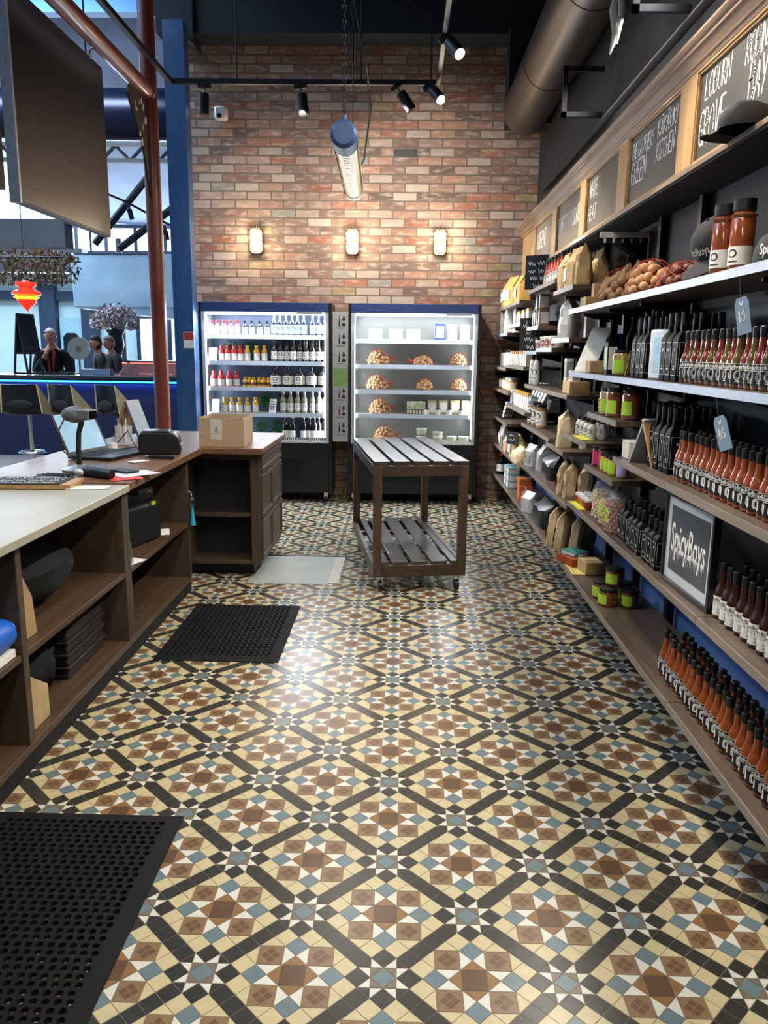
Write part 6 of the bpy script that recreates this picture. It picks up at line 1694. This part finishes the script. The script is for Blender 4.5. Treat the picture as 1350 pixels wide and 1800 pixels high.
tag(B(-5.55,11.3,1.126,-4.7,11.5,1.15).build('serving_tray', mat('dark_tray','#15171c',.25), at=(-5.1,11.4,1.126)), 'long dark tray on the bar before the grey haired man', 'tray')
def redlamp():
    o = emp('red_pendant'); G = mat('red_lamp_glass','#d5281c',.2,emit=1.6,ecol='#ff2a16')
    MB().lathe([(.02,.36),(.05,.34),(.115,.335),(.12,.30),(.085,.275),(.09,.26),(.165,.22),(.17,.19),(.10,.165)], 28).build('upper_shade', G, o)
    MB().lathe([(.10,.166),(.155,.16),(.11,.13),(.10,.125)], 28).build('glow_band', mat('amber_glow','#ffb21e',.3,emit=5,ecol='#ff9a1a'), o)
    MB().lathe([(.115,.13),(.10,.09),(.05,.04),(.012,.0),(.006,-.02),(0,-.02)], 24).build('lower_drop', G, o)
    MB().tube([(0,0,.36),(0,0,4.1)], .006, 5).build('cord', BLACK, o); return o
place('redl', redlamp, (-4.69,10.0,1.95), 'glowing red tiered glass pendant lamp over the bar stools', 'pendant lamp')
def flowerbed():
    o = emp('dried_flower_canopy'); rnd = random.Random(15); f = MB()
    for k in range(2600):
        x = rnd.uniform(-1.5,.72); t = rnd.uniform(0,1); z = .1+rnd.uniform(-.27,.24)*(1-.3*abs(x))
        p = Vector((x, rnd.uniform(-.35,.35), z)); s = rnd.uniform(.015,.05)
        u = Vector((rnd.uniform(-.5,.5),rnd.uniform(-.5,.5),rnd.uniform(-1,.4))).normalized(); w = u.orthogonal().normalized()
        f.add([p-u*s,p-w*s*.35,p+u*s,p+w*s*.35], [(0,1,2,3)], rnd.choice((0,0,1,2,3)))
    s = f.build('dried_flowers', [mat('straw_flower','#7c6a46',.8,var=.3), mat('umber_flower','#4d3a2a',.8), mat('sage_flower','#a8a48a',.8), mat('rust_flower','#7a4a34',.8)], o); s['kind'] = 'stuff'
    b = MB()
    for y in (-.3,.3): b.tube([(-1.5,y,.2),(.72,y,.2)], .012, 6)
    b.build('grid', TRM, o)
    for x in (-1.2,-.4,.4): MB().tube([(x,0,.2),(x,0,3.2)], .004, 4).build('wire', BLACK, o)
    return o
place('fbed', flowerbed, (-5.42,11.5,2.52), 'hanging canopy of brown dried flowers above the bar', 'dried flowers')
for i, (x, y, z) in enumerate([(-5.05,11.4,2.92),(-4.8,11.4,2.93)]):
    place('bulb', lambda: (lambda o: (MB().ell((0,0,0),.06,.06,.08,12,9).build('bulb', mat('bulb_glow','#ffe9b8',.3,emit=6,ecol='#ffd98c'), o), MB().cyl((0,0,.07),(0,0,.13),.02).build('socket', BLACK, o), MB().tube([(0,0,.13),(0,0,3.0)],.004,4).build('cord', BLACK, o), o)[3])(emp('hanging_bulb')), (x,y,z), f'{ORD[i]} glowing globe bulb from the entrance above the dried flowers', 'lamp')
tag(MB().tube([(-4.1,10.6,3.55),(-3.6,10.6,3.35),(-3.0,10.6,3.05)], .015, 6).build('bulb_string', BLACK, at=(-3.5,10.6,3.3)), 'dark festoon cable sagging across the hall behind the red column', 'cable')
for i, (x, z) in enumerate([(-3.55,3.25),(-3.1,3.0)]): place('fest', lambda: (lambda o: (MB().cyl((0,0,0),(.03,0,-.12),.035,.03).build('head', BLACK, o), MB().cyl((0,0,.06),(0,0,0),.015).build('stem', BLACK, o), o)[2])(emp('festoon_spot')), (x,10.6,z), f'{ORD[i]} small black spotlight on the festoon cable from the hanging panel', 'spotlight')

# ------------------------------------------------------------------ people behind the bar
def person(label, loc, rz, hair, cloth, scarf=None, lean=.1, skin='#c99578', arms='forward', sc=1.0, female=False):
    o = bpy.data.objects.new('person', None)
    V = []; E = []; RR = []
    def v(p, r, par=None):
        V.append(p); RR.append(r)
        if par is not None: E.append((par, len(V)-1))
        return len(V)-1
    sw = .165 if female else .185
    pel = v((0,0,.95),.14)
    w_ = v((0,-.01,1.08),.145,pel); ch_ = v((0,-.02-lean*.3,1.27),.175,w_); nk = v((0,-.03-lean*.6,1.44),.1,ch_); n2 = v((0,-.04-lean*.8,1.53),.062,nk); hd = v((0,-.05-lean,1.575),.05,n2)
    for s in (-1,1):
        h = v((s*.09,0,.9),.095,pel); k = v((s*.1,-.01,.5),.06,h); a = v((s*.1,.02,.09),.042,k); t = v((s*.11,-.14,.04),.035,a)
        sh = v((s*sw,-.03-lean*.5,1.405),.078,nk); el = v((s*(sw+.07),-.02-lean,1.12),.056,sh)
        if arms == 'crossed': wr = v((s*.02,-.24-lean,1.16),.034,el); d = Vector((-s*.9,-.3,.1))
        elif arms == 'chin' and s < 0: wr = v((-.06,-.22-lean,1.38),.032,el); d = Vector((.25,.25,.9))
        else: wr = v((s*.12,-.28-lean,1.10),.034,el); d = Vector((-s*.25,-.95,-.1))
        d.normalize(); pm = v(tuple(Vector(V[wr])+d*.06),.03,wr)
        sd = d.cross(Vector((0,0,1))); sd = (sd if sd.length > .2 else Vector((1,0,0))).normalized(); cu = sd.cross(d).normalized()
        for f in range(4):
            b0 = Vector(V[pm])+sd*(.011*(f-1.5)*1.7)+d*.03; L = (.055,.065,.06,.045)[f]
            q = v(tuple(b0),.0105,pm); q2 = v(tuple(b0+d*L*.55-cu*.006),.009,q); v(tuple(b0+d*L-cu*.024),.008,q2)
        q = v(tuple(Vector(V[pm])+sd*.03*(-s)+d*-.005),.0115,pm); v(tuple(Vector(V[pm])+sd*.045*(-s)+d*.035-cu*.01),.009,q)
    me = bpy.data.meshes.new('person'); me.from_pydata(V, E, []); me.update()
    tmp = bpy.data.objects.new('person_skeleton', me); COL.objects.link(tmp)
    sk = tmp.modifiers.new('skin','SKIN'); sk.use_smooth_shade = True; sk.branch_smoothing = .4
    for d_, r_ in zip(me.skin_vertices[0].data, RR): d_.radius = (r_, r_*.8 if r_ > .08 else r_)
    me.skin_vertices[0].data[0].use_root = True
    ss = tmp.modifiers.new('sub','SUBSURF'); ss.levels = 2; ss.render_levels = 2
    bpy.context.view_layer.update()
    body = bpy.data.meshes.new_from_object(tmp.evaluated_get(bpy.context.evaluated_depsgraph_get()))
    bpy.data.objects.remove(tmp)
    bm = bmesh.new(); bm.from_mesh(body)
    # head grown onto the neck: skull, jaw, nose, ears, brow
    hc = Vector((0,-.07-lean,1.665)); nb = len(bm.verts)
    n, k = 24, 18; rows = []
    for i in range(k+1):
        ph = PI*i/k; row = []
        for q in range(n):
            t = 2*PI*q/n
            x, y, z = math.sin(ph)*math.cos(t), math.sin(ph)*math.sin(t), -math.cos(ph)
            wx, wy, wz = .076, .098, .118
            if z < 0: wx *= 1-.28*(-z)**1.4; wy *= 1-.12*(-z)
            px, py, pz = x*wx, y*wy, z*wz
            fr = max(0, -y)
            if fr > .55:
                g_ = math.exp(-(px/.014)**2)
                py -= .024*g_*math.exp(-((pz+.012)/.022)**2)
                py -= .007*math.exp(-(px/.024)**2)*math.exp(-((pz+.055)/.012)**2)
                py += .010*(math.exp(-((px-.03)/.014)**2)+math.exp(-((px+.03)/.014)**2))*math.exp(-((pz-.012)/.012)**2)
                py -= .008*math.exp(-(px/.03)**2)*math.exp(-((pz+.098)/.016)**2)
            if abs(x) > .9 and abs(pz) < .035 and abs(py) < .03: px += math.copysign(.014, px)
            row.append(bm.verts.new(hc+Vector((px,py,pz))))
        rows.append(row)
    for i in range(k):
        for q in range(n):
            try: f = bm.faces.new((rows[i][q],rows[i][(q+1)%n],rows[i+1][(q+1)%n],rows[i+1][q])); f.smooth = True
            except ValueError: pass
    for c_, s_ in ((Vector((.03,-.088,.012)),.0105),(Vector((-.03,-.088,.012)),.0105)):
        r_ = bmesh.ops.create_uvsphere(bm, u_segments=10, v_segments=8, radius=s_, matrix=Matrix.Translation(hc+c_))
        for vv in r_['verts']:
            for f in vv.link_faces: f.material_index = 1; f.smooth = True
    for f in bm.faces:
        c = f.calc_center_median()-hc
        if f.material_index == 0 and c.y < -.07 and abs(c.x) < .026 and abs(c.z+.055) < .008: f.material_index = 2
    bmesh.ops.remove_doubles(bm, verts=bm.verts, dist=1e-5)
    bmesh.ops.recalc_face_normals(bm, faces=bm.faces)
    bm.to_mesh(body)
    for m_ in (mat('skin_'+skin[1:], skin, .55, var=.05), mat('eye_dark','#231a16',.3), mat('lip','#a8594f',.5)): body.materials.append(m_)
    body.name = 'person'
    bpy.data.objects.remove(o)
    o = bpy.data.objects.new('person', body); COL.objects.link(o)
    # clothing follows the body surface
    def cover(nm, test, off, m):
        b2 = bm.copy(); b2.normal_update()
        bmesh.ops.delete(b2, geom=[f for f in b2.faces if not test(f.calc_center_median()) or f.material_index], context='FACES')
        if nm == 'hair':
            best = []; seen = set()
            for f0 in b2.faces:
                if f0 in seen: continue
                st = [f0]; seen.add(f0); isl = []
                while st:
                    f1 = st.pop(); isl.append(f1)
                    for e1 in f1.edges:
                        for f2 in e1.link_faces:
                            if f2 not in seen: seen.add(f2); st.append(f2)
                if len(isl) > len(best): best = isl
            keep_ = set(best)
            bmesh.ops.delete(b2, geom=[f1 for f1 in b2.faces if f1 not in keep_], context='FACES')
            bmesh.ops.delete(b2, geom=[v1 for v1 in b2.verts if not any(f1 in keep_ for f1 in v1.link_faces)], context='VERTS')
        for vv in b2.verts: vv.co += vv.normal*off
        mm = bpy.data.meshes.new(nm); b2.to_mesh(mm); b2.free()
        mm.materials.clear(); mm.materials.append(m)
        mm.polygons.foreach_set('material_index', [0]*len(mm.polygons))
        q = bpy.data.objects.new(nm, mm); COL.objects.link(q); q.parent = o
        sd = q.modifiers.new('cloth','SOLIDIFY'); sd.thickness = .004
        return q
    hands = [Vector(V[i]) for i in range(len(V)) if abs(RR[i]-.03) < 1e-6]
    near_hand = lambda c: any((c-h_).length < .115 for h_ in hands)
    cover('shirt', lambda c: .93 < c.z < 1.485+ (0.01 if c.y > -.05 else -.02) and not near_hand(c), .013, cloth)
    cover('trousers', lambda c: .1 < c.z <= .98 and not near_hand(c), .011, mat('dark_trousers','#15171d',.8))
    cover('shoes', lambda c: c.z <= .11, .012, BLACK)
    hr = cover('hair', lambda c: (c-hc).length < .2 and c.z > hc.z-.1 and ((c.z-hc.z) > .045+(.02 if c.y-hc.y < -.05 else 0) or (c.y-hc.y) > (.03 if not female else .005) and abs(c.x) < .074), .012, hair)
    if scarf:
        t = MB()
        for s in (-1,1): t.tube([(s*.03,-.06-lean*.8,1.47),(s*.055,-.145-lean*.8,1.40),(s*.035,-.165-lean*.6,1.28),(s*.03,-.16-lean*.5,1.12)], [.02,.022,.02,.016], 8)
        t.tube([(-.06,-.06-lean*.8,1.475),(0,.02-lean*.7,1.49),(.06,-.06-lean*.8,1.475)], .022, 8)
        t.build('scarf', scarf, o)
    bm.free()
    o.location = loc; o.rotation_euler = (0,0,rz); o.scale = (sc,sc,sc)
    tag(o, label, 'person'); return o
HG = mat('grey_hair','#c3bcb4',.8,var=.2); HD = mat('dark_hair','#2b1f1a',.7); HS = mat('silver_brown_hair','#8d8177',.8,var=.25)
person('grey haired person in dark jacket and red scarf looking down behind the bar', (-5.42,12.32,0), R(12), HG, mat('dark_jacket','#15161b',.75), mat('red_scarf','#a6332a',.8), .09, arms='chin', sc=1.0)
person('dark haired person in black top facing sideways behind the bar', (-4.68,12.38,0), R(-58), HD, mat('black_top','#1c1e22',.75), None, .03, arms='crossed', sc=.945, female=True)
person('person with greying brown hair half hidden behind the one in black', (-4.72,12.98,0), R(-35), HS, mat('charcoal_top','#26282e',.75), None, .02, arms='crossed', sc=.95, female=True)
# ------------------------------------------------------------------ light
def area(n, loc, sx, sy, e, col, rot=(0,0,0), spread=None):
    l = bpy.data.lights.new(n,'AREA'); l.shape = 'RECTANGLE'; l.size = sx; l.size_y = sy; l.energy = e; l.color = col
    if spread: l.spread = R(spread)
    o = bpy.data.objects.new(n, l); o.location = loc; o.rotation_euler = rot; COL.objects.link(o); return o
def spotl(n, loc, to, e, col, ang=55, blend=.6, rad=.04):
    l = bpy.data.lights.new(n,'SPOT'); l.energy = e; l.color = col; l.spot_size = R(ang); l.spot_blend = blend; l.shadow_soft_size = rad
    o = bpy.data.objects.new(n, l); o.location = loc
    o.rotation_euler = (Vector(to)-Vector(loc)).to_track_quat('-Z','Y').to_euler(); COL.objects.link(o); return o
WARM = (1,.84,.63); NEUT = (1,.93,.82); COOL = (.62,.8,1)
# the tube lamps over the shop floor, and a lamp row above the fascia
spotl('tube_lamp_glow', (-.32,4.7,2.44), (-.3,4.7,0), 45, NEUT, 150, .9, .3)
area('ceiling_lamp', (-.1,2.0,3.6), .3, 2.2, 46, NEUT)
area('ceiling_lamp', (-.3,-.6,3.4), .3, 1.6, 36, NEUT)
area('fascia_lamp', (1.16,3.2,3.2), .06, 4.4, 80, NEUT, (0,R(28),0), 130)
for y, ty, e in ((3.7,2.7,210),(2.4,1.9,130),(5.5,5.0,200),(6.4,6.9,180)):
    spotl('track_light', (.2,y,3.28), (1.1,ty,1.7), e, (1,.88,.71), 50)
for y, ty, e in ((4.4,5.4,190),(3.0,3.0,150),(5.4,7.0,150)):
    spotl('track_light', (-1.75,y,3.25), (1.1,ty,.95), e, (1,.9,.76), 34)  # beams added to brighten the low shelves, no lamp heads on this track
spotl('track_light', (-.8,6.45,3.27), (-.9,8.2,2.5), 120, NEUT, 95)
spotl('track_light', (-.05,6.45,3.3), (.3,8.2,2.6), 120, NEUT, 95)
spotl('track_light', (-1.75,3.2,3.3), (-1.6,3.6,.9), 55, WARM, 70)
# fridge lamps
for x0, x1 in FR:
    area('fridge_lamp', ((x0+x1)/2,FY+.05,1.83), x1-x0-.2, .04, 9, (.9,.96,1), (R(12),0,0))
    for s, rz in ((x0+.08,R(-90)),(x1-.08,R(90))):
        area('fridge_lamp', (s,FY+.03,1.25), .02, 1.1, 8, (.9,.96,1), (R(90),0,rz))
    area('fridge_spill', ((x0+x1)/2,FY-.02,1.8), x1-x0-.2, .05, 24, (.8,.9,1), (R(-50),0,0))
# hall: daylight from roof lights and the far windows, blue bar strip
area('roof_light', (-6,13,5.9), 6, 4, 1500, (.66,.83,1))
area('roof_light', (-6,5,6.2), 5, 6, 420, (.5,.7,1))
area('hall_fill', (-5.2,8.2,4.9), 4, .6, 260, (.78,.9,1), (R(38),0,0))  # fill light added to brighten the hood, people and stools
area('window_light', (-6,16.2,2.5), 6, 2.5, 500, (.75,.88,1), (R(-90),0,0))
area('bar_strip_light', (-5.6,10.955,1.025), 5.5, .02, 30, (.1,.25,1), (R(-25),0,0))
area('cabinet_light', (-3.7,12.2,1.27), 1.5, .1, 6, (1,.4,.32))
W = bpy.data.worlds.new('world'); SC.world = W; W.use_nodes = True
W.node_tree.nodes['Background'].inputs[0].default_value = (.25,.38,.6,1); W.node_tree.nodes['Background'].inputs[1].default_value = .12
# ------------------------------------------------------------------ view
SC.view_settings.view_transform = 'Standard'; SC.view_settings.look = 'None'; SC.view_settings.gamma = 1; SC.view_settings.use_curve_mapping = False
SC.view_settings.exposure = 0
SC.cycles.max_bounces = 5; SC.cycles.diffuse_bounces = 3; SC.cycles.glossy_bounces = 3; SC.cycles.transmission_bounces = 3; SC.cycles.transparent_max_bounces = 8
SC.cycles.use_denoising = True; SC.cycles.sample_clamp_indirect = 4
SC.cycles.caustics_reflective = False; SC.cycles.caustics_refractive = False
